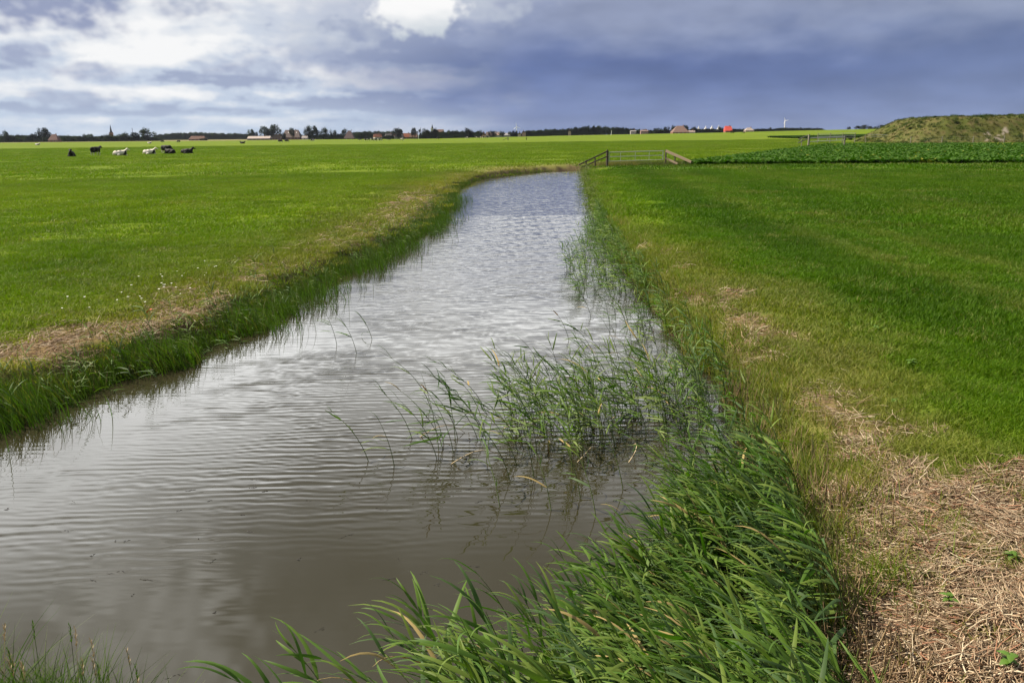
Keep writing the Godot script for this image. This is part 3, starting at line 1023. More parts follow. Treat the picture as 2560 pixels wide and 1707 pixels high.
func crop_plant(count: int) -> ArrayMesh:
	var sh := Shape.new()
	for b in count:
		var a := rng.randf() * TAU
		var l := rng.randf_range(0.22, 0.50)
		var up := rng.randf_range(0.5, 1.25)
		var dir := Vector3(cos(a), 0, sin(a))
		var side := Vector3(-sin(a), 0, cos(a))
		var pts := PackedVector3Array()
		var hw := PackedFloat32Array()
		var p := dir * 0.03
		for j in 5:
			var t := j / 4.0
			pts.append(p)
			hw.append([0.008, 0.035, 0.085, 0.075, 0.004][j])
			var e := up - 1.3 * t * t
			p += (dir * cos(e) + Vector3.UP * sin(e)) * l / 4.0
		var tint := rng.randf_range(0.7, 1.3)
		sh.blade(pts, hw, side, 0.25, Color(tint, tint, tint))
	return sh.mesh()

func make_crop() -> void:
	rng.seed = 500
	var kinds := [crop_plant(13), crop_plant(15), crop_plant(12)]
	var bufs := [PackedFloat32Array(), PackedFloat32Array(), PackedFloat32Array()]
	var made := 0
	for i in 400000:
		if made >= 26000: break
		var dist: float = lerpf(64.0, 190.0, pow(rng.randf(), 1.3))
		var az := deg_to_rad(rng.randf_range(8.0, 42.0))
		var x := sin(az) * dist
		var z := -cos(az) * dist
		x = round(x / 0.5) * 0.5 + rng.randfn(0.0, 0.09)
		if not in_crop(x, z): continue
		var s: float = rng.randf_range(0.95, 1.4) * (1.0 + 0.15 * n_a.get_noise_2d(x, z))
		var c := Color(0.036, 0.088, 0.013).lerp(Color(0.060, 0.118, 0.018), rng.randf())
		if rng.randf() < 0.015: c = Color(0.2, 0.2, 0.03)
		put(bufs[made % 3], turned(rng.randf() * TAU, s, s), Vector3(x, land(x, z) - 0.02, z), c)
		made += 1
	var root := Node3D.new()
	root.name = "beet_crop"
	add_child(root)
	tag(root, "dark green leafy beet crop before the earth mound", "crop", "", "stuff")
	for k in 3: many(root, "plants", kinds[k], M.crop, bufs[k]).set_meta("kind", "stuff")
	# a second, darker strip of crop behind the far gate
	var b2 := PackedFloat32Array()
	for i in 5000:
		var x := rng.randf_range(105.0, 190.0)
		var z := rng.randf_range(-335.0, -290.0)
		put(b2, turned(rng.randf() * TAU, 2.2, 2.6), Vector3(x, land(x, z) - 0.02, z), Color(0.035, 0.075, 0.016) * rng.randf_range(0.8, 1.2))
	tag(many(self, "far_crop", kinds[0], M.crop, b2), "narrow dark green crop strip behind the grey far gates", "crop", "", "stuff")

# ---------------------------------------------------------------- gates and fences
func post(parent: Node, p: Vector3, h: float, w: float, m: Material, lean := Vector3.ZERO) -> void:
	var sh := Shape.new()
	sh.beam(p - Vector3.UP * 0.3, p + Vector3.UP * h + lean, w, w, Vector3(0.2, 0, 1))
	part(parent, "post", sh.mesh(), m)

func rail(parent: Node, called: String, a: Vector3, b: Vector3, w: float, h: float, m: Material) -> void:
	var sh := Shape.new()
	sh.beam(a, b, w, h)
	part(parent, called, sh.mesh(), m)

func pipe(parent: Node, called: String, a: Vector3, b: Vector3, r: float, m: Material) -> void:
	var sh := Shape.new()
	sh.rod(PackedVector3Array([a, a.lerp(b, 0.5), b]), PackedFloat32Array([r, r, r]), 10)
	part(parent, called, sh.mesh(), m)

func make_gates() -> void:
	# the gate on the dam at the end of the ditch
	var a := Vector3(8.2, land(8.2, -69.0), -69.0)
	var b := Vector3(13.45, land(13.45, -70.6), -70.6)
	var g := thing("field_gate", "galvanised three bar metal field gate at the end of the ditch", "gate", a)
	var l := Vector3(0.16, 0, -0.05)
	var r := b - a - Vector3(0.25, 0, -0.07)
	pipe(g, "top_rail", l + Vector3.UP * 1.16, r + Vector3.UP * 1.20, 0.034, M.galv)
	pipe(g, "middle_rail", l + Vector3.UP * 0.79, r + Vector3.UP * 0.83, 0.026, M.galv)
	pipe(g, "bottom_rail", l + Vector3.UP * 0.42, r + Vector3.UP * 0.46, 0.026, M.galv)
	pipe(g, "end_upright", r + Vector3.UP * 0.42, r + Vector3.UP * 1.23, 0.034, M.galv)
	pipe(g, "end_upright", l + Vector3.UP * 0.38, l + Vector3.UP * 1.19, 0.034, M.galv)
	for t in [0.21, 0.48, 0.74]:
		var p := l.lerp(r, t)
		pipe(g, "upright", p + Vector3.UP * 0.43, p + Vector3.UP * 1.16, 0.016, M.galv)
	pipe(g, "latch", r + Vector3(-0.22, 0.83, 0.02), r + Vector3(0.03, 0.70, 0.02), 0.02, M.galv)
	# wooden wing going down to the water
	var f := thing("wooden_fence", "dark weathered wooden fence wing sloping down to the water", "fence", a)
	post(f, Vector3.ZERO, 1.36, 0.17, M.wood)
	post(f, Vector3(-0.98, -0.1, 0.1), 0.92, 0.10, M.wood, Vector3(-0.08, 0, 0))
	post(f, Vector3(-1.72, -0.3, 0.3), 0.86, 0.10, M.wood, Vector3(-0.10, 0, 0))
	rail(f, "top_rail", Vector3(0.0, 1.26, 0.12), Vector3(-2.45, 0.16, 0.45), 0.05, 0.11, M.wood)
	rail(f, "lower_rail", Vector3(0.0, 0.84, 0.12), Vector3(-2.25, -0.06, 0.45), 0.05, 0.10, M.wood)
	# wing on the other side
	var f2 := thing("wooden_fence", "sunlit pale brown board fence wing beside the beet crop", "fence", b)
	post(f2, Vector3(0.0, 0, 0.0), 1.28, 0.12, M.wood)
	post(f2, Vector3(0.66, 0, 0.70), 0.80, 0.10, M.wood)
	rail(f2, "top_board", Vector3(-0.02, 1.19, 0.10), Vector3(1.80, 0.30, 1.9), 0.05, 0.22, M.wood_pale)
	rail(f2, "lower_board", Vector3(-0.02, 0.58, 0.10), Vector3(0.85, 0.12, 0.95), 0.05, 0.16, M.wood_pale)
	# the second gate, beyond the crop
	var c := Vector3(57.2, land(57.2, -157), -157.0)
	var g2 := thing("field_gate", "pale grey two bar field gate before the crop field", "gate", c)
	post(g2, Vector3.ZERO, 2.25, 0.30, M.wood_grey)
	post(g2, Vector3(7.5, 0, -1.5), 1.9, 0.24, M.wood_grey)
	pipe(g2, "top_rail", Vector3(0.2, 1.62, 0), Vector3(7.4, 1.78, -1.5), 0.075, M.galv)
	pipe(g2, "lower_rail", Vector3(0.2, 0.92, 0), Vector3(7.4, 1.15, -1.5), 0.065, M.galv)
	for t in [0.28, 0.52, 0.78]:
		pipe(g2, "upright", Vector3(7.4 * t, 0.95 + 0.2 * t, -1.5 * t), Vector3(7.4 * t, 1.62 + 0.16 * t, -1.5 * t), 0.04, M.galv)
	var w2 := thing("wooden_fence", "grey slanting board wing at the far gate post", "fence", c + Vector3(-0.3, 0, 0.2))
	rail(w2, "top_board", Vector3(0, 2.1, 0), Vector3(-1.9, 1.35, 0.3), 0.06, 0.22, M.wood_grey)
	rail(w2, "lower_board", Vector3(0, 1.5, 0), Vector3(-1.9, 0.75, 0.3), 0.06, 0.2, M.wood_grey)
	post(w2, Vector3(-1.15, 0, 0.1), 1.75, 0.13, M.wood_grey)
	# a pen of thin rails further back
	var pen := thing("rail_fence", "thin grey rail fence of a pen behind the far gate", "fence", Vector3(75.5, land(75.5, -200), -200.0))
	for k in 4:
		post(pen, Vector3(k * 3.2 - 0.5, 0, -k * 0.4), 2.4, 0.14, M.wood_grey)
	for y in [1.2, 1.6, 2.0, 2.3]:
		pipe(pen, "rail", Vector3(-0.5, y, 0), Vector3(9.1, y + 0.1, -1.2), 0.035, M.galv)
	var rail2 := thing("rail_fence", "single grey rail on a leaning white post behind the far gate", "fence", Vector3(89.0, land(89, -205), -205.0))
	post(rail2, Vector3.ZERO, 1.9, 0.16, M.wood_grey, Vector3(-0.3, 0, 0))
	pipe(rail2, "rail", Vector3(0.1, 2.0, 0), Vector3(8.6, 1.7, -4), 0.06, M.galv)
	pipe(rail2, "rail", Vector3(0.1, 1.5, 0), Vector3(8.6, 1.2, -4), 0.05, M.galv)
	# wire fence along the foot of the mound
	var w := thing("wire_fence", "row of thin posts with wire along the foot of the mound", "fence", Vector3(88, 0, -180.0))
	for k in 9:
		post(w, Vector3(k * 7.2, 0.0, -0.6 * k), 1.55, 0.13, M.wood_grey)
	for y in [0.6, 1.0, 1.4]:
		pipe(w, "wire", Vector3(0, y, 0.08), Vector3(57.6, y, -4.72), 0.008, M.galv)
	# two dark posts of an old gate far out in the pasture
	for p in [[-1.0, -400.0, 1.3], [8.0, -402.0, 1.1]]:
		var o := thing("gate_post", "lone dark post far out in the open pasture", "post", Vector3(p[0], land(p[0], p[1]), p[1]), 0.0, "lone posts in the pasture")
		post(o, Vector3.ZERO, p[2], 0.35, M.wood)
		if p[2] > 1.2: rail(o, "brace", Vector3(-0.1, 1.1, 0), Vector3(-2.6, 0.0, 0), 0.15, 0.2, M.wood)

# ---------------------------------------------------------------- trees
func leaf_ball(count: int, radius: float, size: float) -> ArrayMesh:
	var sh := Shape.new()
	for k in count:
		var d := Vector3(rng.randfn(0, 1), rng.randfn(0, 1), rng.randfn(0, 1)).normalized() * radius * pow(rng.randf(), 0.4)
		leaf_face(sh, d, size * rng.randf_range(0.6, 1.4), 1.0)
	return sh.mesh()

func leaf_face(sh: Shape, p: Vector3, s: float, tint: float) -> void:
	var q := Basis.from_euler(Vector3(rng.randf() * TAU, rng.randf() * TAU, rng.randf() * TAU))
	var k := sh.v.size()
	sh.v.append_array([p - q.x * s, p - q.y * s * 0.55, p + q.x * s, p + q.y * s * 0.55])
	sh.n.append_array([q.z, q.z, q.z, q.z])
	var c := Color(1, 1, 1) * (tint * rng.randf_range(0.7, 1.3))
	sh.c.append_array([c, c, c, c])
	sh.i.append_array([k, k + 1, k + 2, k, k + 2, k + 3])

# a crown of unit height and unit width standing on y = 0; kind: 0 round, 1 wide, 2 tall, 3 hedge like
func crown(kind: int, faces: int) -> ArrayMesh:
	var sh := Shape.new()
	var lobes := []
	var n: int = [14, 14, 10, 13][kind]
	for k in n:
		var y: float = [rng.randf_range(0.20, 0.86), rng.randf_range(0.36, 0.86), rng.randf_range(0.15, 0.88), rng.randf_range(0.10, 0.72)][kind]
		var reach: float = [0.31 * sin(PI * clampf(y * 0.98, 0.15, 0.93)), 0.34, 0.22 * (1.1 - y), 0.34][kind]
		var a := rng.randf() * TAU
		lobes.append([Vector3(cos(a) * reach, y, sin(a) * reach), [0.19, 0.15, 0.13, 0.20][kind] * rng.randf_range(0.75, 1.25)])
	for k in faces:
		var l: Array = lobes[rng.randi() % n]
		var d := Vector3(rng.randfn(0, 1), rng.randfn(0, 1), rng.randfn(0, 1)).normalized()
		var p: Vector3 = l[0] + d * l[1] * pow(rng.randf(), 0.35)
		leaf_face(sh, p, rng.randf_range(0.026, 0.055), 1.0)
	return sh.mesh()

func trunk_mesh() -> ArrayMesh:
	var sh := Shape.new()
	sh.rod(PackedVector3Array([Vector3(0, -0.02, 0), Vector3(0.01, 0.2, 0), Vector3(-0.01, 0.45, 0.01), Vector3(0.0, 0.7, 0)]), PackedFloat32Array([0.035, 0.026, 0.018, 0.007]), 7)
	for k in 4:
		var a := k * 1.7
		sh.rod(PackedVector3Array([Vector3(0, 0.25 + 0.07 * k, 0), Vector3(cos(a) * 0.12, 0.42 + 0.08 * k, sin(a) * 0.12), Vector3(cos(a) * 0.24, 0.55 + 0.08 * k, sin(a) * 0.24)]), PackedFloat32Array([0.014, 0.009, 0.004]), 5)
	return sh.mesh()

const TREES := [
	[-614.5,-1000.0,9.6,14.1],[-603.1,-1000.0,13.7,9.6],[-594.0,-1000.0,12.3,8.8],[-580.6,-1000.0,10.9,10.0],[-567.6,-1000.0,16.1,16.9],[-556.9,-1000.0,10.3,9.1],[-538.5,-1000.0,8.9,9.0],[-528.0,-1000.0,11.6,8.0],[-518.6,-1000.0,8.5,9.0],[-509.4,-1000.0,11.6,9.0],[-500.2,-1000.0,12.3,8.2],[-492.1,-1000.0,13.0,9.6],[-481.5,-1000.0,14.4,10.4],[-472.2,-1000.0,13.0,10.7],[-466.5,-1000.0,10.3,11.9],[-457.4,-1000.0,13.0,10.5],[-485.9,-1000.0,15.0,7.0],[-474.0,-1000.0,16.4,7.1],[-460.8,-1000.0,16.4,6.7],[-440.5,-1000.0,18.9,15.5],[-373.2,-1000.0,9.6,3.4],
	[-315.0,-1000.0,9.6,12.9],[-309.7,-1000.0,6.2,11.7],[-299.0,-1000.0,12.4,16.4],[-291.6,-1000.0,9.0,16.7],[-284.7,-1000.0,15.0,18.2],[-275.7,-1000.0,6.4,8.6],[-265.0,-1000.0,7.3,14.1],[-246.6,-1000.0,9.0,16.7],[-239.5,-1000.0,13.2,16.2],[-235.4,-1000.0,6.0,15.8],[-227.0,-1000.0,12.4,14.3],[-215.2,-1000.0,8.1,13.0],[-207.2,-1000.0,9.0,8.3],[-199.5,-1000.0,10.7,12.5],[-183.0,-1000.0,10.7,9.7],[-175.0,-1000.0,7.3,8.8],[-136.8,-1000.0,11.5,12.5],
	[-117.5,-860.0,11.4,11.2],[-99.8,-860.0,7.2,11.4],[-94.5,-860.0,5.0,11.4],[-88.8,-860.0,7.7,10.6],[-79.6,-860.0,8.4,10.8],[-43.4,-860.0,9.2,10.8],[-31.4,-860.0,7.0,8.3],[-19.0,-860.0,11.4,8.9],[-8.3,-860.0,6.8,8.1],[-0.2,-860.0,4.8,6.7],[5.5,-860.0,7.0,7.3],[19.4,-860.0,3.3,8.6],
	[147.3,-900.0,6.5,7.6],[151.8,-900.0,5.0,7.5],[161.4,-900.0,13.5,10.3],[171.7,-900.0,7.3,11.7],[179.1,-900.0,7.3,12.8],[191.7,-900.0,7.3,11.8],[200.7,-900.0,7.3,10.0],
	[190.8,-900.0,8.1,11.7],[200.5,-900.0,6.5,10.1],[208.0,-900.0,9.6,9.0],[215.4,-900.0,9.6,8.9],[222.9,-900.0,8.8,8.5],[230.2,-900.0,6.5,9.9],[247.4,-900.0,8.8,8.4],[255.7,-900.0,5.0,6.8],[264.6,-900.0,4.2,6.7],[271.2,-900.0,8.8,7.7],[277.9,-900.0,6.5,7.9],[284.2,-900.0,4.2,8.8],[287.7,-900.0,5.0,6.5],[313.6,-900.0,5.0,7.3],[318.4,-900.0,3.1,8.3],[325.4,-900.0,8.8,8.6],[334.4,-900.0,7.3,8.1],
	[421.7,-1000.0,7.0,10.2],[430.1,-1000.0,10.9,12.7],[437.7,-1000.0,8.3,10.6],[444.6,-1000.0,7.0,10.0],[452.4,-1000.0,12.2,12.3],[411.9,-1000.0,5.1,9.1],
]
const WOODS := [
	[[-95.3,-900.0,7.7,8.0],[-85.6,-900.0,7.7,8.0],[-78.2,-900.0,7.7,7.8],[-70.8,-900.0,7.7,7.5],[-63.3,-900.0,7.7,8.2],[-55.9,-900.0,7.7,7.6],[-48.5,-900.0,7.7,8.0],[-41.0,-900.0,7.7,7.5],[-31.4,-900.0,7.7,6.6]],
	[[16.2,-900.0,7.7,7.2],[22.9,-900.0,7.7,7.6],[29.6,-900.0,7.7,7.3],[37.2,-900.0,7.7,8.0]],
	[[28.4,-900.0,7.7,7.2],[35.8,-900.0,7.7,8.1],[45.5,-900.0,7.7,9.2],[52.9,-900.0,7.7,8.8],[61.8,-900.0,7.7,9.1],[68.5,-900.0,7.7,10.0],[76.7,-900.0,7.7,10.6],[87.8,-900.0,7.7,11.2],[101.2,-900.0,7.7,11.4],[113.8,-900.0,7.7,10.4],[125.0,-900.0,7.7,9.4],[132.4,-900.0,7.7,8.6],[136.9,-900.0,7.7,7.9],[154.8,-900.0,7.7,7.0]],
	[[-690.6,-1600.0,21.9,10.2],[-669.3,-1600.0,21.9,11.4],[-641.7,-1600.0,21.9,12.8],[-609.9,-1600.0,21.9,13.4],[-588.9,-1600.0,21.9,11.9],[-557.3,-1600.0,21.9,10.8],[-536.2,-1600.0,21.9,11.0],[-508.8,-1600.0,21.9,9.6]],
	[[-287.3,-1500.0,12.8,10.4],[-268.7,-1500.0,12.8,11.4],[-250.1,-1500.0,12.8,11.5],[-231.5,-1500.0,12.8,11.3],[-212.9,-1500.0,12.8,11.5]],
	[[386.5,-1200.0,10.3,8.5],[396.3,-1200.0,10.3,9.6],[406.2,-1200.0,10.3,9.7],[414.2,-1200.0,10.3,9.2],[422.2,-1200.0,10.3,8.8]],
	[[-712.0,-1150.0,15.7,9.3],[-696.8,-1150.0,15.7,9.2],[-674.1,-1150.0,15.7,8.7],[-643.9,-1150.0,15.7,7.5],[-621.1,-1150.0,15.7,7.6],[-600.0,-1150.0,15.7,6.5]],
	[[-640.0,-1010.0,8.0,5.5],[-560.0,-1010.0,8.0,5.0],[-500.0,-1010.0,8.0,6.0],[-432.0,-1010.0,8.0,4.6]],
	[[-318.0,-1012.0,8.0,5.0],[-270.0,-1025.0,8.0,5.0],[-240.0,-1012.0,8.0,6.0],[-170.0,-1012.0,8.0,5.0]],
	[[140.0,-905.0,8.0,6.2],[200.0,-905.0,8.0,7.6],[260.0,-905.0,8.0,7.0],[345.0,-905.0,8.0,7.0]],
	[[-136.0,-880.0,8.0,3.6],[-90.0,-880.0,8.0,4.0],[-30.0,-900.0,8.0,4.5],[30.0,-900.0,8.0,5.2]],
]

func make_far_trees() -> void:
	rng.seed = 600
	var crowns := [crown(0, 1500), crown(0, 1500), crown(1, 1500), crown(2, 1100), crown(3, 1300), crown(0, 1400)]
	var tm := trunk_mesh()
	var mats := []
	for c in [Color(0.034, 0.060, 0.022), Color(0.050, 0.082, 0.024), Color(0.028, 0.050, 0.024)]:
		mats.append(leafy(c, Color(0.35, 0.42, 0.2), 0.6, 0.3))
	for t in TREES:
		var ground := land(t[0], t[1])
		var h: float = t[3] - ground
		var w: float = t[2]
		var k: int = 3 if w < 0.5 * h else (4 if w > 1.35 * h else (2 if w > 1.12 * h and t[1] == -860.0 else [0, 1, 5][rng.randi() % 3]))
		var where := "before the village"
		var sort := "broad round leafy tree"
		if k == 3: sort = "narrow upright tree"
		elif k == 4: sort = "low spreading bushy tree"
		elif k == 2: sort = "wide flat topped tree"
		if h > 13.0: sort = "tall " + sort
		elif h < 6.5: sort = "small " + sort
		if t[0] < -565.0: where = "in the dark belt before the pinkish farm roof"
		elif t[0] < -512.0: where = "in the dark belt beside the pinkish farm roof"
		elif t[0] < -450.0: where = "in the dark belt below the needle spire"
		elif t[0] < -350.0: where = "by the low white building and brick farm"
		elif t[0] < -270.0: where = "behind the long pale shed"
		elif t[0] < -222.0: where = "behind the small outbuilding of the large farm"
		elif t[0] < -165.0: where = "beside the steep purple roof"
		elif t[0] < -70.0: where = "among the village houses by the church"
		elif t[0] < 30.0: where = "by the long white barn and smaller turbine"
		elif t[0] < 165.0: where = "at the end of the long rounded wood"
		elif t[0] < 205.0: where = "beside the steep brown pyramid roof"
		elif t[0] < 300.0: where = "by the red roof and white peaks"
		elif t[0] < 400.0: where = "near the tall wind turbine"
		else: where = "on the horizon by the earth mound"
		var o := thing("field_tree", "%s %s" % [sort, where], "tree", Vector3(t[0], ground, t[1]), rng.randf() * TAU, "%ss %s" % [sort, where])
		part(o, "trunk", tm, M.bark, Transform3D(Basis.from_scale(Vector3(minf(w, h), h, minf(w, h))), Vector3.ZERO))
		part(o, "crown", crowns[k], mats[rng.randi() % 3], Transform3D(Basis.from_scale(Vector3(w * 1.12, h * 1.04, w * 1.12)), Vector3.ZERO))
	var labels := ["dense dark belt of trees beside the village church", "short belt of trees beyond the mid village houses", "long rounded dark wood on the horizon behind the gate", "far low wood between the spire and the large farm", "far dark wood behind the steep purple roof", "thin far belt of trees below the tall turbine", "dark hedge of trees at the edge of the left horizon", "low hedge closing the foot of the left tree belt", "low hedge round the large farm and its trees", "low hedge below the trees by the red roof", "low garden hedge of the middle village"]
	for n in WOODS.size():
		var row: Array = WOODS[n]
		var bufs := [PackedFloat32Array(), PackedFloat32Array(), PackedFloat32Array()]
		for s in row.size() - 1:
			var p: Array = row[s]
			var q: Array = row[s + 1]
			var steps: int = maxi(3, int(absf(q[0] - p[0]) / 2.6))
			for k in steps:
				for deep in 3:
					var f := (k + rng.randf()) / steps
					var x := lerpf(p[0], q[0], f)
					var z := lerpf(p[1], q[1], f) - deep * 5.0 + rng.randf_range(-2, 2)
					var g := land(x, z)
					var h: float = (lerpf(p[3], q[3], f) - g) * rng.randf_range(0.98, 1.2)
					var w: float = rng.randf_range(4.5, 7.5) * (1.8 if p[1] < -1100.0 else 1.0)
					put(bufs[k % 2], Basis(Vector3.UP, rng.randf() * TAU) * Basis.from_scale(Vector3(w, h, w)), Vector3(x, g, z), Color(0.040, 0.068, 0.024) * rng.randf_range(0.6, 1.4))
					if deep == 0:   # undergrowth closes the foot of the wood
						put(bufs[2], Basis(Vector3.UP, rng.randf() * TAU) * Basis.from_scale(Vector3(w * 1.3, minf(h * 0.7, 4.5), w * 1.3)), Vector3(x, g - 0.4, z + 3.0), Color(0.042, 0.070, 0.024) * rng.randf_range(0.75, 1.25))
		var root := Node3D.new()
		root.name = numbered("wood")
		add_child(root)
		tag(root, labels[n], "wood", "", "stuff")
		for k in 3: many(root, "trees", crowns[[5, 1, 4][k]], M.foliage, bufs[k]).set_meta("kind", "stuff")
	# dark bushes nearer on the pasture
	for p in [[151.5, -560.0, 2.6, 2.4], [159.3, -560.0, 1.7, 1.4], [103.0, -250.0, 2.6, 2.0]]:
		var o := thing("field_bush", "small dark round bush alone on the far pasture", "bush", Vector3(p[0], land(p[0], p[1]), p[1]), 0.0, "lone bushes on the pasture")
		part(o, "foliage", crowns[4], mats[0], Transform3D(Basis.from_scale(Vector3(p[2], p[3] * 1.2, p[2])), Vector3(0, -0.2, 0)))

# ---------------------------------------------------------------- buildings
func gable_mesh(w: float, d: float, y0: float, rh: float, hip: float, over: float) -> ArrayMesh:   # ridge along x
	var sh := Shape.new()
	var x := w / 2 + over
	var z := d / 2 + over
	var r := w / 2 + over - hip
	var y := y0 - over * rh / (d / 2.0)
	var A := Vector3(-x, y, z); var B := Vector3(x, y, z); var C := Vector3(x, y, -z); var D := Vector3(-x, y, -z)
	var E := Vector3(-r, y0 + rh, 0); var F := Vector3(r, y0 + rh, 0)
	sh.quad(A, E, F, B)
	sh.quad(C, F, E, D)
	sh.tri(B, F, C)
	sh.tri(D, E, A)
	sh.quad(A, B, C, D)
	return sh.mesh()

func wall_mesh(w: float, d: float, h: float, gable: float) -> ArrayMesh:
	var sh := Shape.new()
	var x := w / 2
	var z := d / 2
	for s in [[Vector3(-x, 0, z), Vector3(x, 0, z)], [Vector3(x, 0, z), Vector3(x, 0, -z)], [Vector3(x, 0, -z), Vector3(-x, 0, -z)], [Vector3(-x, 0, -z), Vector3(-x, 0, z)]]:
		sh.quad(s[0], s[0] + Vector3.UP * h, s[1] + Vector3.UP * h, s[1])
	if gable > 0.0:
		sh.tri(Vector3(x, h, z), Vector3(x, h + gable, 0), Vector3(x, h, -z))
		sh.tri(Vector3(-x, h, -z), Vector3(-x, h + gable, 0), Vector3(-x, h, z))
	return sh.mesh()

func box_mesh(s: Vector3) -> ArrayMesh:
	var sh := Shape.new()
	sh.beam(Vector3(-s.x / 2, 0, 0), Vector3(s.x / 2, 0, 0), s.z, s.y)
	return sh.mesh()

func house(label: String, x: float, z: float, w: float, d: float, top: float, wall: float, hip: float, wc: Color, rc: Color, turn := 0.0, windows := 0, group := "", called := "farmhouse") -> Node3D:
	var g := land(x, z)
	var o := thing(called, label, "building", Vector3(x, g - 0.05, z), turn, group)
	var h: float = maxf(top - g, 1.0)
	var rh: float = h - wall
	part(o, "wall", wall_mesh(w, d, wall, rh * 0.96 if hip < 0.4 else 0.0), grainy(mat(wc, 0.9, 0.2), 0.02, 0.85, 1.0, 0.3, 3))
	var r := part(o, "roof", gable_mesh(w, d, wall, rh, hip, 0.25), grainy(mat(rc, 0.85, 0.2), 0.02, 0.75, 1.0, 0.4, 4))
	part(r, "chimney", box_mesh(Vector3(0.7, 1.4, 0.7)), M.brick, Transform3D(Basis.IDENTITY, Vector3(w * 0.22, wall + rh + 0.3, 0)))
	for k in windows:
		var p := part(o, "window", box_mesh(Vector3(1.1, 1.3, 0.12)), M.white, Transform3D(Basis.IDENTITY, Vector3((k + 0.5 - windows / 2.0) * w / windows, wall * 0.5, d / 2)))
		part(p, "pane", box_mesh(Vector3(0.9, 1.1, 0.04)), M.glass, Transform3D(Basis.IDENTITY, Vector3(0, 0, 0.06)))
	return o

func turbine(label: String, where: Vector3, hub: float, blade: float, r: float, angles: Array) -> void:
	var o := thing("wind_turbine", label, "wind turbine", where)
	var sh := Shape.new()
	sh.rod(PackedVector3Array([Vector3.ZERO, Vector3.UP * hub * 0.5, Vector3.UP * hub]), PackedFloat32Array([r * 1.5, r * 1.2, r]), 14)
	part(o, "tower", sh.mesh(), M.turbine)
	var n := Shape.new()
	n.rod(PackedVector3Array([Vector3(0, hub, -r * 3), Vector3(0, hub, -r), Vector3(0, hub, r * 1.8), Vector3(0, hub, r * 2.6)]), PackedFloat32Array([r * 0.7, r * 1.2, r * 1.1, r * 0.4]), 12)
	part(o, "nacelle", n.mesh(), M.turbine)
	for a in angles:
		var b := Shape.new()
		var d := Vector3(sin(deg_to_rad(a)), cos(deg_to_rad(a)), 0)
		var pts := PackedVector3Array()
		var hw := PackedFloat32Array()
		for j in 6:
			pts.append(Vector3(0, hub, r * 2.2) + d * blade * j / 5.0)
			hw.append(r * [0.55, 0.95, 0.8, 0.6, 0.42, 0.12][j])
		b.rod(pts, hw, 6)
		part(o, "blade", b.mesh(), M.turbine)

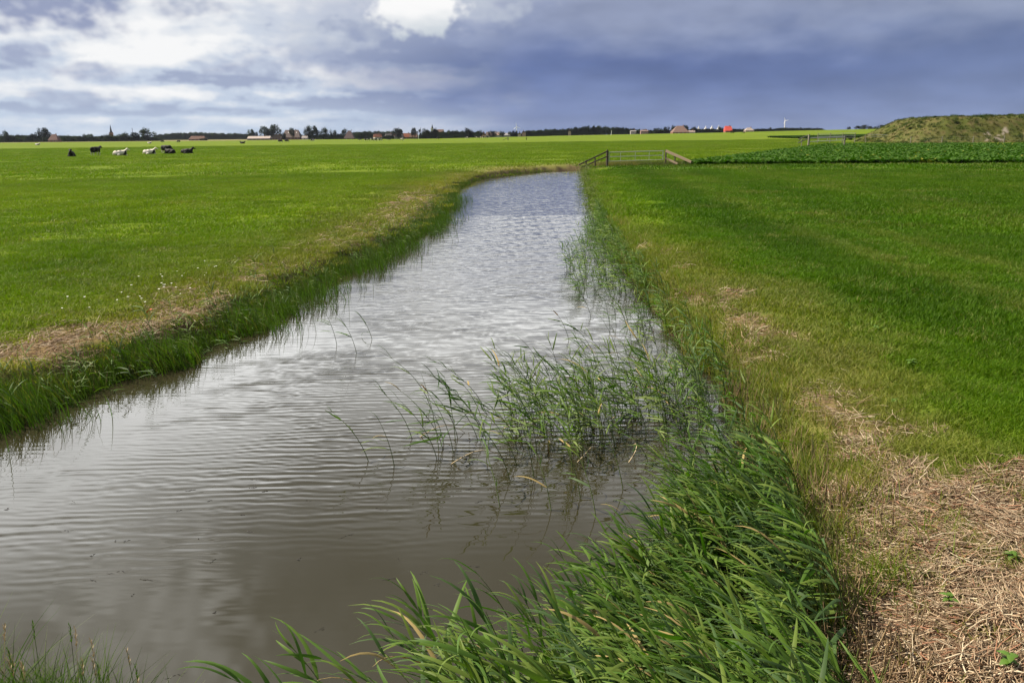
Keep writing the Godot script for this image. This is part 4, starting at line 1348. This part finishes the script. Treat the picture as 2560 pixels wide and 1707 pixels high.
func make_buildings() -> void:
	rng.seed = 700
	M.brick = mat(Color(0.26, 0.13, 0.09), 0.9, 0.2)
	M.glass = mat(Color(0.03, 0.035, 0.04), 0.08, 0.5)
	M.turbine = mat(Color(0.82, 0.82, 0.82), 0.4, 0.4)
	var white := Color(0.60, 0.58, 0.54)
	var brick := Color(0.24, 0.135, 0.10)
	var tile := Color(0.16, 0.10, 0.085)
	var red := Color(0.20, 0.085, 0.06)
	var grey := Color(0.15, 0.14, 0.145)
	house("farmhouse with pinkish roof in the dark tree belt", -548.6, -990, 11.6, 9, 9.1, 2.6, 3.5, brick, Color(0.20, 0.13, 0.12), 0.0, 3)
	house("low white building at the foot of the lone round tree", -465.0, -1040, 19, 8, 4.0, 2.2, 0.2, white, grey, 0.0, 4, "", "low_building")
	house("low brick farm with two roofs on the left horizon", -395, -1040, 20, 9, 5.6, 2.0, 2.0, brick, tile, 0.0, 4)
	var shed := house("long low shed with pale roof before the large farm", -300.1, -985, 27, 11, 4.6, 2.0, 0.2, Color(0.12, 0.11, 0.11), Color(0.42, 0.36, 0.34), 0.0, 0, "", "farm_shed")
	for k in 5: part(shed, "doorway", box_mesh(Vector3(3.6, 1.5, 0.1)), M.glass, Transform3D(Basis.IDENTITY, Vector3(-10 + k * 5.0, 0.85, 5.52)))
	house("brown roofed house between the shed and the big farm", -283.3, -1000, 13, 9, 6.6, 2.4, 0.3, brick, Color(0.22, 0.17, 0.13), 0.0, 4)
	var big := house("large farm with huge grey brown roof and skylights", -268.1, -1012, 22, 16, 11.7, 3.0, 3.2, brick, Color(0.165, 0.13, 0.128), 0.0, 5)
	for k in 3: part(big, "skylight", box_mesh(Vector3(0.9, 1.1, 0.1)), M.white, Transform3D(Basis(Vector3.RIGHT, -0.82), Vector3(-3.6 + k * 5.0, 8.6, 3.1)))
	house("small outbuilding with pale roof under the farm trees", -247.1, -990, 6.8, 5, 4.5, 2.2, 0.2, white, Color(0.40, 0.36, 0.36), 0.0, 1, "", "outbuilding")
	house("farmhouse with steep purple brown pyramid roof among trees", -194.2, -995, 12, 12, 10.2, 1.6, 4.8, brick, Color(0.14, 0.10, 0.105), 0.0, 2)
	house("white gabled house with red roof nearest the farm", -145, -900, 8.2, 6.5, 5.6, 2.4, 0.1, white, red, 0.5, 2, "", "village_house")
	house("white gabled house with grey roof in the village", -132, -900, 9, 7, 5.8, 2.4, 0.1, white, grey, 0.6, 2, "", "village_house")
	house("long house with dull red roof in the village", -122.5, -902, 9.5, 7, 5.4, 2.3, 0.3, brick, red, 0.0, 3, "", "village_house")
	house("house with dark slate roof in the village", -117.6, -870, 9, 7, 5.7, 2.2, 0.3, white, Color(0.10, 0.095, 0.105), 0.0, 3, "", "village_house")
	house("house with bright red roof in the village", -110, -875, 9.5, 7, 6.0, 2.2, 0.3, brick, Color(0.23, 0.088, 0.06), 0.0, 3, "", "village_house")
	house("house with brown roof beside two round trees", -101.8, -868, 8, 7, 5.6, 2.2, 0.3, brick, tile, 0.0, 3, "", "village_house")
	house("tall pink gabled house at the end of the tree belt", -28.4, -884, 8, 4.4, 6.4, 3.0, 0.1, Color(0.60, 0.40, 0.32), tile, 1.45, 1, "", "village_house")
	house("long house with grey brown roof in the middle village", -18.5, -890, 15, 9, 6.6, 2.6, 0.4, Color(0.55, 0.50, 0.46), Color(0.22, 0.185, 0.175), 0.0, 5, "", "village_house")
	house("long low white barn before the middle village", -16, -874, 16.5, 6, 4.4, 2.4, 0.2, white, Color(0.34, 0.23, 0.19), 0.0, 0, "", "barn")
	house("low grey roofed shed at the end of the white barn", -3.4, -880, 8.5, 7, 5.2, 2.0, 0.3, Color(0.36, 0.35, 0.35), Color(0.30, 0.29, 0.30), 0.0, 0, "", "outbuilding")
	house("narrow pale house below the smaller turbine", 10, -880, 5, 2.9, 5.8, 3.2, 0.1, Color(0.62, 0.50, 0.38), tile, 1.5, 1, "", "village_house")
	house("tall narrow pinkish house below the smaller turbine", 14.7, -884, 5, 3.9, 7.2, 4.4, 0.1, Color(0.58, 0.38, 0.30), tile, 1.5, 1, "", "village_house")
	house("small pink house half hidden in the long wood", 64.1, -886, 4, 3, 7.4, 4.6, 0.1, Color(0.55, 0.40, 0.36), tile, 1.5, 1, "", "village_house")
	house("small grey white house at the end of the long wood", 132.5, -885, 6, 4, 6.6, 3.4, 0.2, Color(0.42, 0.40, 0.40), Color(0.30, 0.29, 0.30), 0.0, 1, "", "village_house")
	house("pinkish house with chimneys right of the long wood", 144.4, -885, 8, 5, 7.0, 3.4, 0.3, Color(0.34, 0.24, 0.215), Color(0.25, 0.18, 0.165), 0.0, 2, "", "village_house")
	house("big farmhouse with steep brown pyramid roof", 180.7, -876, 17, 15, 10.9, 1.6, 5.4, brick, Color(0.20, 0.13, 0.11), 0.0, 4)
	house("low shed beside the steep brown pyramid roof", 193.4, -876, 6.5, 5, 6.0, 1.6, 0.3, Color(0.5, 0.45, 0.42), Color(0.34, 0.27, 0.25), 0.0, 0, "", "outbuilding")
	house("barn with a glaring bright red roof among trees", 231, -872, 7.2, 8, 10.2, 2.2, 0.5, Color(0.30, 0.12, 0.10), Color(0.62, 0.10, 0.08), 0.0, 0, "", "barn")
	house("pale thatched farmhouse near the small field bushes", 248.6, -856, 8.6, 8, 8.2, 1.8, 2.6, Color(0.24, 0.19, 0.17), Color(0.34, 0.29, 0.26), 0.0, 1)
	# churches
	var ch := thing("church", "church with white tower and thin dark spire in the village", "church", Vector3(-90, land(-90, -950), -950))
	part(ch, "tower", box_mesh(Vector3(2.6, 12.0, 2.6)), mat(Color(0.66, 0.62, 0.58), 0.9, 0.2), Transform3D(Basis.IDENTITY, Vector3(0, 5.8, 0)))
	var sp := Shape.new()
	sp.rod(PackedVector3Array([Vector3(0.4, 11.7, 0), Vector3(0.4, 12.6, 0), Vector3(0.4, 15.9, 0)]), PackedFloat32Array([1.5, 0.85, 0.05]), 8)
	part(ch, "spire", sp.mesh(), mat(Color(0.06, 0.065, 0.075), 0.7, 0.3))
	part(ch, "roof", gable_mesh(12, 7, 6.0, 4.0, 0.2, 0.2), mat(tile, 0.85, 0.2), Transform3D(Basis.IDENTITY, Vector3(7.5, 0, 0)))
	part(ch, "nave", wall_mesh(12, 7, 6.0, 3.8), mat(brick, 0.9, 0.2), Transform3D(Basis.IDENTITY, Vector3(7.5, 0, 0)))
	var c2 := thing("church", "church with tall dark needle spire above the left trees", "church", Vector3(-629.8, land(-629.8, -1300), -1300))
	part(c2, "tower", box_mesh(Vector3(4.5, 13.0, 4.5)), mat(brick, 0.9, 0.2), Transform3D(Basis.IDENTITY, Vector3(0, 6.4, 0)))
	var s2 := Shape.new()
	s2.rod(PackedVector3Array([Vector3(0, 12.9, 0), Vector3(0, 14.2, 0), Vector3(0, 24.6, 0)]), PackedFloat32Array([3.0, 1.7, 0.15]), 8)
	part(c2, "spire", s2.mesh(), mat(Color(0.055, 0.06, 0.075), 0.7, 0.3))
	# turbines, masts, poles
	turbine("tall white wind turbine standing before the dark storm sky", Vector3(834, land(834, -2500), -2500), 38.0 - land(834, -2500), 10.5, 0.95, [-20.0, 78.0, 205.0])
	turbine("small far white wind turbine above the middle village", Vector3(24, land(24, -3000), -3000), 33.0 - land(24, -3000), 17.5, 0.9, [-8.0, 112.0, 232.0])
	for p in [[-595.9, -1300.0, 19.5, 0.32, "thin dark mast above the left tree belt"], [-95.3, -855.0, 5.2, 0.26, "white pole beside the two round village trees"], [105.5, -855.0, 6.6, 0.22, "thin pale pole before the long dark wood"], [-152.0, -1400.0, 17.0, 0.35, "thin mast behind the village houses"]]:
		var g := land(p[0], p[1])
		var o := thing("mast", p[4], "mast", Vector3(p[0], g, p[1]))
		pipe(o, "shaft", Vector3(0, -0.3, 0), Vector3(0, p[2] - g, 0), p[3], M.turbine if p[1] > -1000.0 else M.wood)
	# white canopy peaks behind the trees
	for p in [[251.8, 2.6, 12.8, 9.0], [261.2, 3.0, 13.0, 9.4], [269.3, 3.6, 13.4, 8.4], [278.5, 2.8, 13.7, 8.4], [295.9, 1.8, 11.8, 8.0]]:
		var g := land(p[0], -1100)
		var o := thing("peaked_canopy", "white pointed canopy peak rising behind the trees by the red roof", "canopy", Vector3(p[0], g, -1100.0), 0.0, "white canopy peaks")
		var sh := Shape.new()
		var pts := PackedVector3Array()
		var rr := PackedFloat32Array()
		for j in 7:
			var t := j / 6.0
			pts.append(Vector3(0.5 * t * p[1] * 0.4, lerpf(4.0, p[2] - g, t), 0))
			rr.append(p[1] * 0.9 * pow(1.0 - t, 1.7) + 0.12)
		sh.rod(pts, rr, 10)
		part(o, "canopy", sh.mesh(), M.turbine)
		pipe(o, "mast", Vector3(0, -0.2, 0), Vector3(0.0, 4.4, 0), 0.15, M.galv)

# ---------------------------------------------------------------- cows
func blend(caps: Array, cell: float, k: float) -> Shape:
	var lo := Vector3(1e9, 1e9, 1e9)
	var hi := -lo
	for c in caps:
		for e in 2:
			var r: float = c[2 + e]
			lo = lo.min(c[e] - Vector3.ONE * r)
			hi = hi.max(c[e] + Vector3.ONE * r)
	lo -= Vector3.ONE * cell * 2.5
	hi += Vector3.ONE * cell * 2.5
	var nx := int((hi.x - lo.x) / cell) + 1
	var ny := int((hi.y - lo.y) / cell) + 1
	var nz := int((hi.z - lo.z) / cell) + 1
	var f := PackedFloat32Array()
	f.resize(nx * ny * nz)
	f.fill(1.0)
	for c in caps:
		var a: Vector3 = c[0]
		var b: Vector3 = c[1]
		var ra: float = c[2]
		var rb: float = c[3]
		var m: float = maxf(ra, rb) + k + cell * 2.0
		var p0 := ((a.min(b) - Vector3.ONE * m - lo) / cell).floor()
		var p1 := ((a.max(b) + Vector3.ONE * m - lo) / cell).ceil()
		var ab := b - a
		var ll: float = maxf(ab.length_squared(), 1e-6)
		for zi in range(maxi(int(p0.z), 0), mini(int(p1.z) + 1, nz)):
			for yi in range(maxi(int(p0.y), 0), mini(int(p1.y) + 1, ny)):
				for xi in range(maxi(int(p0.x), 0), mini(int(p1.x) + 1, nx)):
					var p := lo + Vector3(xi, yi, zi) * cell
					var t: float = clampf((p - a).dot(ab) / ll, 0.0, 1.0)
					var d: float = p.distance_to(a + ab * t) - lerpf(ra, rb, t)
					var q := (zi * ny + yi) * nx + xi
					var o := f[q]
					var h: float = maxf(k - absf(o - d), 0.0) / k
					f[q] = minf(o, d) - h * h * k * 0.25
	var sh := Shape.new()
	var at := PackedInt32Array()
	at.resize(nx * ny * nz)
	at.fill(-1)
	var step := [1, nx, nx * ny]
	for zi in nz - 1:
		for yi in ny - 1:
			for xi in nx - 1:
				var q := (zi * ny + yi) * nx + xi
				var sum := Vector3.ZERO
				var cnt := 0
				for e in [[0, 1], [0, 2], [0, 4], [1, 3], [1, 5], [2, 3], [2, 6], [3, 7], [4, 5], [4, 6], [5, 7], [6, 7]]:
					var i0: int = e[0]
					var i1: int = e[1]
					var o0 := Vector3(i0 & 1, (i0 >> 1) & 1, i0 >> 2)
					var o1 := Vector3(i1 & 1, (i1 >> 1) & 1, i1 >> 2)
					var v0: float = f[q + int(o0.x) + int(o0.y) * nx + int(o0.z) * nx * ny]
					var v1: float = f[q + int(o1.x) + int(o1.y) * nx + int(o1.z) * nx * ny]
					if (v0 < 0.0) != (v1 < 0.0):
						sum += o0.lerp(o1, v0 / (v0 - v1))
						cnt += 1
				if cnt > 0:
					at[q] = sh.v.size()
					sh.v.append(lo + (Vector3(xi, yi, zi) + sum / cnt) * cell)
					var gx: float = f[q + 1] - f[q]
					var gy: float = f[q + nx] - f[q]
					var gz: float = f[q + nx * ny] - f[q]
					sh.n.append(Vector3(gx, gy, gz).normalized())
	for zi in range(1, nz - 1):
		for yi in range(1, ny - 1):
			for xi in range(1, nx - 1):
				var q := (zi * ny + yi) * nx + xi
				for ax in 3:
					if (f[q] < 0.0) == (f[q + step[ax]] < 0.0): continue
					var u: int = step[(ax + 1) % 3]
					var w: int = step[(ax + 2) % 3]
					var A := at[q - u - w]
					var B := at[q - w]
					var C := at[q]
					var D := at[q - u]
					if A < 0 or B < 0 or C < 0 or D < 0: continue
					if f[q] < 0.0: sh.i.append_array([A, C, B, A, D, C])
					else: sh.i.append_array([A, B, C, A, C, D])
	return sh

func V(x: float, y: float, z := 0.0) -> Vector3:
	return Vector3(x, y, z)

func cow_caps(pose: String) -> Array:
	var c := []
	if pose == "lying":
		c = [[V(0.55, 0.46), V(0.0, 0.40), 0.34, 0.42], [V(0.0, 0.40), V(-0.68, 0.42), 0.42, 0.34], [V(0.6, 0.6), V(0.98, 0.94), 0.22, 0.14], [V(0.98, 0.96), V(1.36, 0.80), 0.125, 0.075],
			[V(0.55, 0.2, 0.2), V(0.9, 0.1, 0.26), 0.12, 0.07], [V(0.55, 0.2, -0.2), V(0.9, 0.1, -0.26), 0.12, 0.07], [V(-0.6, 0.3, 0.25), V(-0.15, 0.14, 0.48), 0.2, 0.10], [V(-0.15, 0.14, 0.48), V(-0.45, 0.07, 0.55), 0.09, 0.05],
			[V(-0.6, 0.3, -0.25), V(-0.2, 0.14, -0.44), 0.2, 0.10], [V(0.98, 1.02, 0.1), V(0.92, 1.02, 0.27), 0.05, 0.025], [V(0.98, 1.02, -0.1), V(0.92, 1.02, -0.27), 0.05, 0.025], [V(-0.98, 0.45), V(-1.08, 0.1, 0.1), 0.05, 0.04]]
	else:
		c = [[V(0.55, 1.06), V(-0.05, 0.98), 0.33, 0.39], [V(-0.05, 0.98), V(-0.68, 1.06), 0.39, 0.31], [V(-0.45, 0.66), V(-0.5, 0.72), 0.15, 0.15], [V(-0.96, 1.2), V(-1.02, 0.6), 0.04, 0.035]]
		for s in [-1.0, 1.0]:
			c.append_array([[V(0.56, 0.85, 0.19 * s), V(0.58, 0.44, 0.2 * s), 0.13, 0.075], [V(0.58, 0.44, 0.2 * s), V(0.56, 0.05, 0.2 * s), 0.07, 0.055],
				[V(-0.68, 0.92, 0.2 * s), V(-0.58, 0.62, 0.22 * s), 0.2, 0.11], [V(-0.58, 0.62, 0.22 * s), V(-0.80, 0.46, 0.21 * s), 0.10, 0.065], [V(-0.80, 0.46, 0.21 * s), V(-0.74, 0.05, 0.21 * s), 0.06, 0.055]])
		if pose == "grazing":
			c.append_array([[V(0.72, 1.08), V(1.16, 0.56), 0.22, 0.13], [V(1.17, 0.52), V(1.34, 0.14), 0.12, 0.07], [V(1.12, 0.60, 0.1), V(1.06, 0.62, 0.26), 0.045, 0.02], [V(1.12, 0.60, -0.1), V(1.06, 0.62, -0.26), 0.045, 0.02]])
		else:
			c.append_array([[V(0.72, 1.12), V(1.16, 1.36), 0.22, 0.13], [V(1.17, 1.38), V(1.54, 1.20), 0.12, 0.07], [V(1.12, 1.46, 0.1), V(1.06, 1.45, 0.26), 0.045, 0.02], [V(1.12, 1.46, -0.1), V(1.06, 1.45, -0.26), 0.045, 0.02]])
	return c

func dyed(sh: Shape, white: float, seed_: int, white_legs: bool) -> ArrayMesh:
	var n := FastNoiseLite.new()
	n.seed = seed_
	n.frequency = 0.9
	n.fractal_octaves = 2
	var s := Shape.new()
	s.v = sh.v; s.n = sh.n; s.i = sh.i
	for p in sh.v:
		var k := n.get_noise_3d(p.x, p.y, p.z * 0.6)
		var w := k * 2.0 < white * 2.0 - 1.0
		if white_legs and p.y < 0.5: w = true
		s.c.append(Color(0.62, 0.58, 0.53) if w else Color(0.014, 0.012, 0.012))
	return s.mesh()

func make_cows() -> void:
	rng.seed = 800
	var lying := blend(cow_caps("lying"), 0.055, 0.16)
	var graze := blend(cow_caps("grazing"), 0.055, 0.12)
	var stand := blend(cow_caps("standing"), 0.055, 0.12)
	var forms := {"lb": dyed(lying, -0.2, 1, false), "lw": dyed(lying, 0.86, 2, false), "gb": dyed(graze, -0.2, 3, true), "gp": dyed(graze, 0.48, 4, true), "gw": dyed(graze, 0.86, 5, true), "sb": dyed(stand, -0.2, 6, true), "sp": dyed(stand, 0.5, 7, true)}
	var far := "cows scattered over the far pasture"
	var near := "the resting group of cows"
	# x, z, form, heading, label, group
	var herd := [
		[-69.6, -129.8, "lb", -1.2, "black cow lying alone with its head turned this way", near],
		[-68.3, -134.9, "sb", 1.35, "black cow with pale legs standing tail towards us", near],
		[-63.3, -132.9, "lw", 0.35, "white cow lying down with a dark patch at its neck", near],
		[-62.9, -142.8, "lw", 0.15, "white cow lying down with a black head", near],
		[-63.4, -151.1, "gb", -0.15, "black cow with pale legs grazing beside the lying ones", near],
		[-59.9, -144.0, "lb", 2.9, "black cow lying between the grazing one and another", near],
		[-57.6, -146.0, "lb", 0.1, "long black cow lying stretched out beside its neighbour", near],
		[-244.8, -425.0, "lw", 0.2, "white cow lying far out in the pasture", far], [-209.6, -477.0, "lw", 0.1, "white cow lying far out in the pasture", far], [-128.1, -393.0, "lb", 0.1, "black cow lying far out in the pasture", far], [-132.5, -406.0, "lb", 3.0, "black cow lying far out in the pasture", far],
		[-235.1, -555.0, "gb", 0.2, "black cow grazing far out in the pasture", far], [-215.6, -534.0, "gb", 3.0, "black cow grazing far out in the pasture", far], [-121.0, -432.0, "gb", 0.1, "black cow grazing far out in the pasture", far], [-124.4, -457.0, "gb", 0.0, "black cow grazing far out in the pasture", far],
		[-126.7, -527.0, "gp", 3.0, "black and white cow grazing far out in the pasture", far], [-109.9, -600.0, "gb", 0.1, "black cow grazing far out in the pasture", far],
		[-92.0, -524.0, "gp", 0.2, "black and white cow grazing far out in the pasture", far], [-100.1, -585.0, "sp", 0.4, "black and white cow standing far out in the pasture", far], [-97.0, -590.0, "gp", 0.0, "black and white cow grazing far out in the pasture", far], [-83.1, -511.0, "sp", 0.3, "black and white cow standing far out in the pasture", far], [-86.0, -517.0, "gp", 3.2, "black and white cow grazing far out in the pasture", far], [-80.0, -505.0, "gp", 0.1, "black and white cow grazing far out in the pasture", far],
		[-86.5, -588.0, "gb", 3.0, "black cow grazing far out in the pasture", far], [-67.8, -516.0, "gw", 3.1, "white cow grazing far out in the pasture", far], [-53.4, -610.0, "gb", 3.2, "black cow grazing far out in the pasture", far], [-32.9, -620.0, "gw", 0.0, "white cow grazing far out in the pasture", far],
		[-23.0, -620.0, "sp", 0.1, "black and white cow standing far out in the pasture", far], [-19.5, -612.0, "gp", 0.1, "black and white cow grazing far out in the pasture", far], [-16.5, -618.0, "sp", 0.5, "black and white cow standing far out in the pasture", far], [-26.0, -625.0, "sp", 3.0, "black and white cow standing far out in the pasture", far]]
	for c in herd:
		var o := thing("cow", c[4], "cow", Vector3(c[0], land(c[0], c[1]) - 0.02, c[1]), c[3], c[5])
		part(o, "body", forms[c[2]], M.hide, Transform3D(Basis.from_scale(Vector3.ONE * (1.06 if c[1] > -200.0 else 1.12)), Vector3.ZERO))

# ---------------------------------------------------------------- small things
func make_small_things() -> void:
	rng.seed = 900
	# grass with seed heads on the near bank
	var blades := leafy(Color(0.075, 0.125, 0.018), Color(0.7, 0.85, 0.3), 0.45, 0.4)
	var dry := leafy(Color(0.42, 0.34, 0.22), Color(0.3, 0.25, 0.15), 0.6, 0.3)
	for p in [[-2.62, -3.42, 0.62], [-2.42, -3.38, 0.56], [-2.22, -3.45, 0.60], [-2.05, -3.42, 0.52], [-1.85, -3.40, 0.46], [-2.8, -3.5, 0.66], [-1.5, -3.40, 0.34], [-1.15, -3.38, 0.32], [-2.5, -3.6, 0.5], [-2.3, -3.3, 0.5]]:
		var o := thing("seeding_grass", "tuft of seeding grass on the near edge of the water", "grass tuft", Vector3(p[0], maxf(land(p[0], p[1]), WATER - 0.05) - 0.02, p[1]), rng.randf() * TAU, "seeding grass tufts by the near edge")
		part(o, "blades", clump(int(95 * p[2] / 0.4), 0.14, 0.20 * p[2] / 0.4, 0.43 * p[2] / 0.4, 0.0075, 0.32, 5, Vector3(0.1, 0, 0)), blades)
		for k in 3:
			var h: float = p[2] * rng.randf_range(1.0, 1.35)
			var tip := Vector3(rng.randfn(0.0, 0.12), h, rng.randfn(0.0, 0.08))
			var sh := Shape.new()
			sh.rod(PackedVector3Array([Vector3(rng.randfn(0, 0.05), 0, 0), tip * 0.5 + Vector3(0.01, 0.02, 0), tip]), PackedFloat32Array([0.0022, 0.0018, 0.0012]), 4)
			var st := part(o, "stalk", sh.mesh(), dry if k == 1 else blades)
			var hd := Shape.new()
			var d: Vector3 = tip * 0.5
			d = d.normalized()
			for q in 14:
				var s := tip - d * (0.10 * q / 14.0)
				var a := q * 2.4
				hd.blade(PackedVector3Array([s, s + Vector3(cos(a) * 0.006, 0.012, sin(a) * 0.006), s + Vector3(cos(a) * 0.007, 0.022, sin(a) * 0.007)]), PackedFloat32Array([0.001, 0.0028, 0.0004]), Vector3(-sin(a), 0, cos(a)), 0.0)
			part(st, "seed_head", hd.mesh(), dry if k != 2 else blades)
	# weed drifting just at the surface
	var weed := mat(Color(0.028, 0.027, 0.030), 0.6, 0.2)
	weed.cull_mode = BaseMaterial3D.CULL_DISABLED
	var forms := []
	for k in 5:
		var sh := Shape.new()
		for s in 11 + k * 3:
			var pts := PackedVector3Array()
			var hw := PackedFloat32Array()
			var p := Vector3(rng.randfn(0, 0.06), 0.001 + 0.006 * rng.randf(), rng.randfn(0, 0.025))
			var a := rng.randfn(0.0, 0.5)
			for j in 5:
				pts.append(p)
				hw.append(0.006 * (1.0 - j * 0.18))
				a += rng.randfn(0.0, 0.35)
				p += Vector3(cos(a) * 0.022, rng.randfn(0.0, 0.003), sin(a) * 0.014)
			sh.rod(pts, hw, 4)
		forms.append(sh.mesh())
	var spots := []
	for i in 46:
		var z := rng.randf_range(-7.2, -3.8)
		var x := rng.randf_range(-3.9, 0.2) * (0.55 + 0.12 * -z)
		if x > 0.9 or off_water(x, z) > -0.35: continue
		spots.append(Vector3(x, WATER - 0.005, z))
	for s in spots:
		var o := part(self, "water_weed", forms[rng.randi() % 5], weed, Transform3D(Basis(Vector3.UP, rng.randfn(0.0, 0.4)).scaled_local(Vector3(rng.randf_range(0.2, 0.7), 0.5, rng.randf_range(0.25, 0.6))), s))
		tag(o, "small dark clump of water weed drifting at the calm surface", "water weed", "drifting clumps of water weed")
	# bent dead stalks in the water
	for p in [[-0.35, -7.3, 0.6, 0.2], [0.1, -8.1, 0.5, -0.3], [0.75, -7.35, 0.35, 0.6], [-0.75, -8.0, 0.55, 0.1], [1.2, -7.4, 0.4, 1.1]]:
		var sh := Shape.new()
		var pts := PackedVector3Array()
		var r := PackedFloat32Array()
		for j in 8:
			var t := j / 7.0
			pts.append(Vector3((t - 0.5) * p[2], -0.03 + 0.15 * sin(PI * t), 0.05 * sin(5.0 * t)))
			r.append(0.006 * (1.0 - 0.5 * t))
		sh.rod(pts, r, 5)
		var o := part(self, "dead_stalk", sh.mesh(), dry, Transform3D(Basis(Vector3.UP, p[3]), Vector3(p[0], WATER, p[1])))
		tag(o, "bent pale dead reed stalk arching out of the water", "stalk", "dead stalks in the water")
	# white flowers on the pasture bank
	var fl := Shape.new()
	for k in 6:
		var a := TAU * k / 6.0
		var d := Vector3(cos(a), 0.15, sin(a))
		fl.blade(PackedVector3Array([Vector3(0, 0.12, 0), Vector3(0, 0.12, 0) + d * 0.014, Vector3(0, 0.12, 0) + d * 0.024]), PackedFloat32Array([0.003, 0.009, 0.004]), Vector3(-sin(a), 0, cos(a)), 0.0)
	fl.rod(PackedVector3Array([Vector3.ZERO, Vector3(0, 0.12, 0)]), PackedFloat32Array([0.0015, 0.0012]), 3)
	var buf := PackedFloat32Array()
	for i in 40:
		var z: float = -14.2 + rng.randfn(0.0, 1.3)
		var x: float = shore(xl_tab, z) - 1.9 - 0.35 * (-14.0 - z) * 0.4 + rng.randfn(0.0, 0.55)
		if i > 55:
			z = rng.randf_range(-34.0, -9.0)
			x = shore(xl_tab, z) - rng.randf_range(1.2, 5.0)
		if off_left(x, z) < 0.9: continue
		put(buf, turned(rng.randf() * TAU, rng.randf_range(0.45, 0.9), 0.7), Vector3(x, land(x, z), z), Color(0.75, 0.75, 0.72))
	tag(many(self, "white_flowers", fl.mesh(), M.straw, buf), "tiny white meadow flowers sprinkled over the pasture bank", "flowers", "", "stuff")
	# something small and red in the cut reed
	var rag := Shape.new()
	rag.blade(PackedVector3Array([V(-0.05, 0.0), V(-0.03, 0.07), V(0.01, 0.11), V(0.05, 0.12)]), PackedFloat32Array([0.03, 0.04, 0.035, 0.02]), Vector3(0, 0, 1), 0.3)
	var rx: float = shore(xl_tab, -12.1) - 0.95
	tag(part(self, "red_scrap", rag.mesh(), mat(Color(0.55, 0.05, 0.02), 0.5, 0.4), Transform3D(Basis.from_scale(Vector3.ONE * 0.9), Vector3(rx, land(rx, -12.1), -12.1))), "small bright red scrap lying in the cut reed", "scrap")
	# young nettles and docks coming through the litter
	var nettle := leafy(Color(0.085, 0.165, 0.022), Color(0.7, 0.85, 0.3), 0.5, 0.4)
	for p in [[2.93, -3.55], [3.06, -3.62], [3.2, -3.42], [2.62, -4.25], [3.3, -4.5], [3.22, -4.62], [2.6, -3.62], [4.6, -8.8], [4.9, -10.4], [3.9, -7.7]]:
		var o := thing("nettle", "young nettle with bright green leaves growing through the litter", "nettle", Vector3(p[0], land(p[0], p[1]), p[1]), rng.randf() * TAU, "young nettles on the mown bank")
		var h := rng.randf_range(0.05, 0.12)
		var st := Shape.new()
		st.rod(PackedVector3Array([Vector3.ZERO, Vector3(0.01, h * 0.5, 0), Vector3(0, h, 0.01)]), PackedFloat32Array([0.003, 0.0025, 0.0015]), 5)
		part(o, "stem", st.mesh(), nettle)
		var lf := Shape.new()
		lf.blade(PackedVector3Array([V(0, 0), V(-0.015, 0.006), V(-0.035, 0.005), V(-0.058, -0.008)]), PackedFloat32Array([0.002, 0.016, 0.015, 0.001]), Vector3(0, 0, 1), 0.2)
		var lm := lf.mesh()
		for k in 10:
			part(o, "leaf", lm, nettle, Transform3D(Basis(Vector3.UP, k * 1.75 + rng.randf() * 0.4).scaled_local(Vector3.ONE * rng.randf_range(0.7, 1.3)), Vector3(0, h * (0.3 + 0.07 * k), 0)))
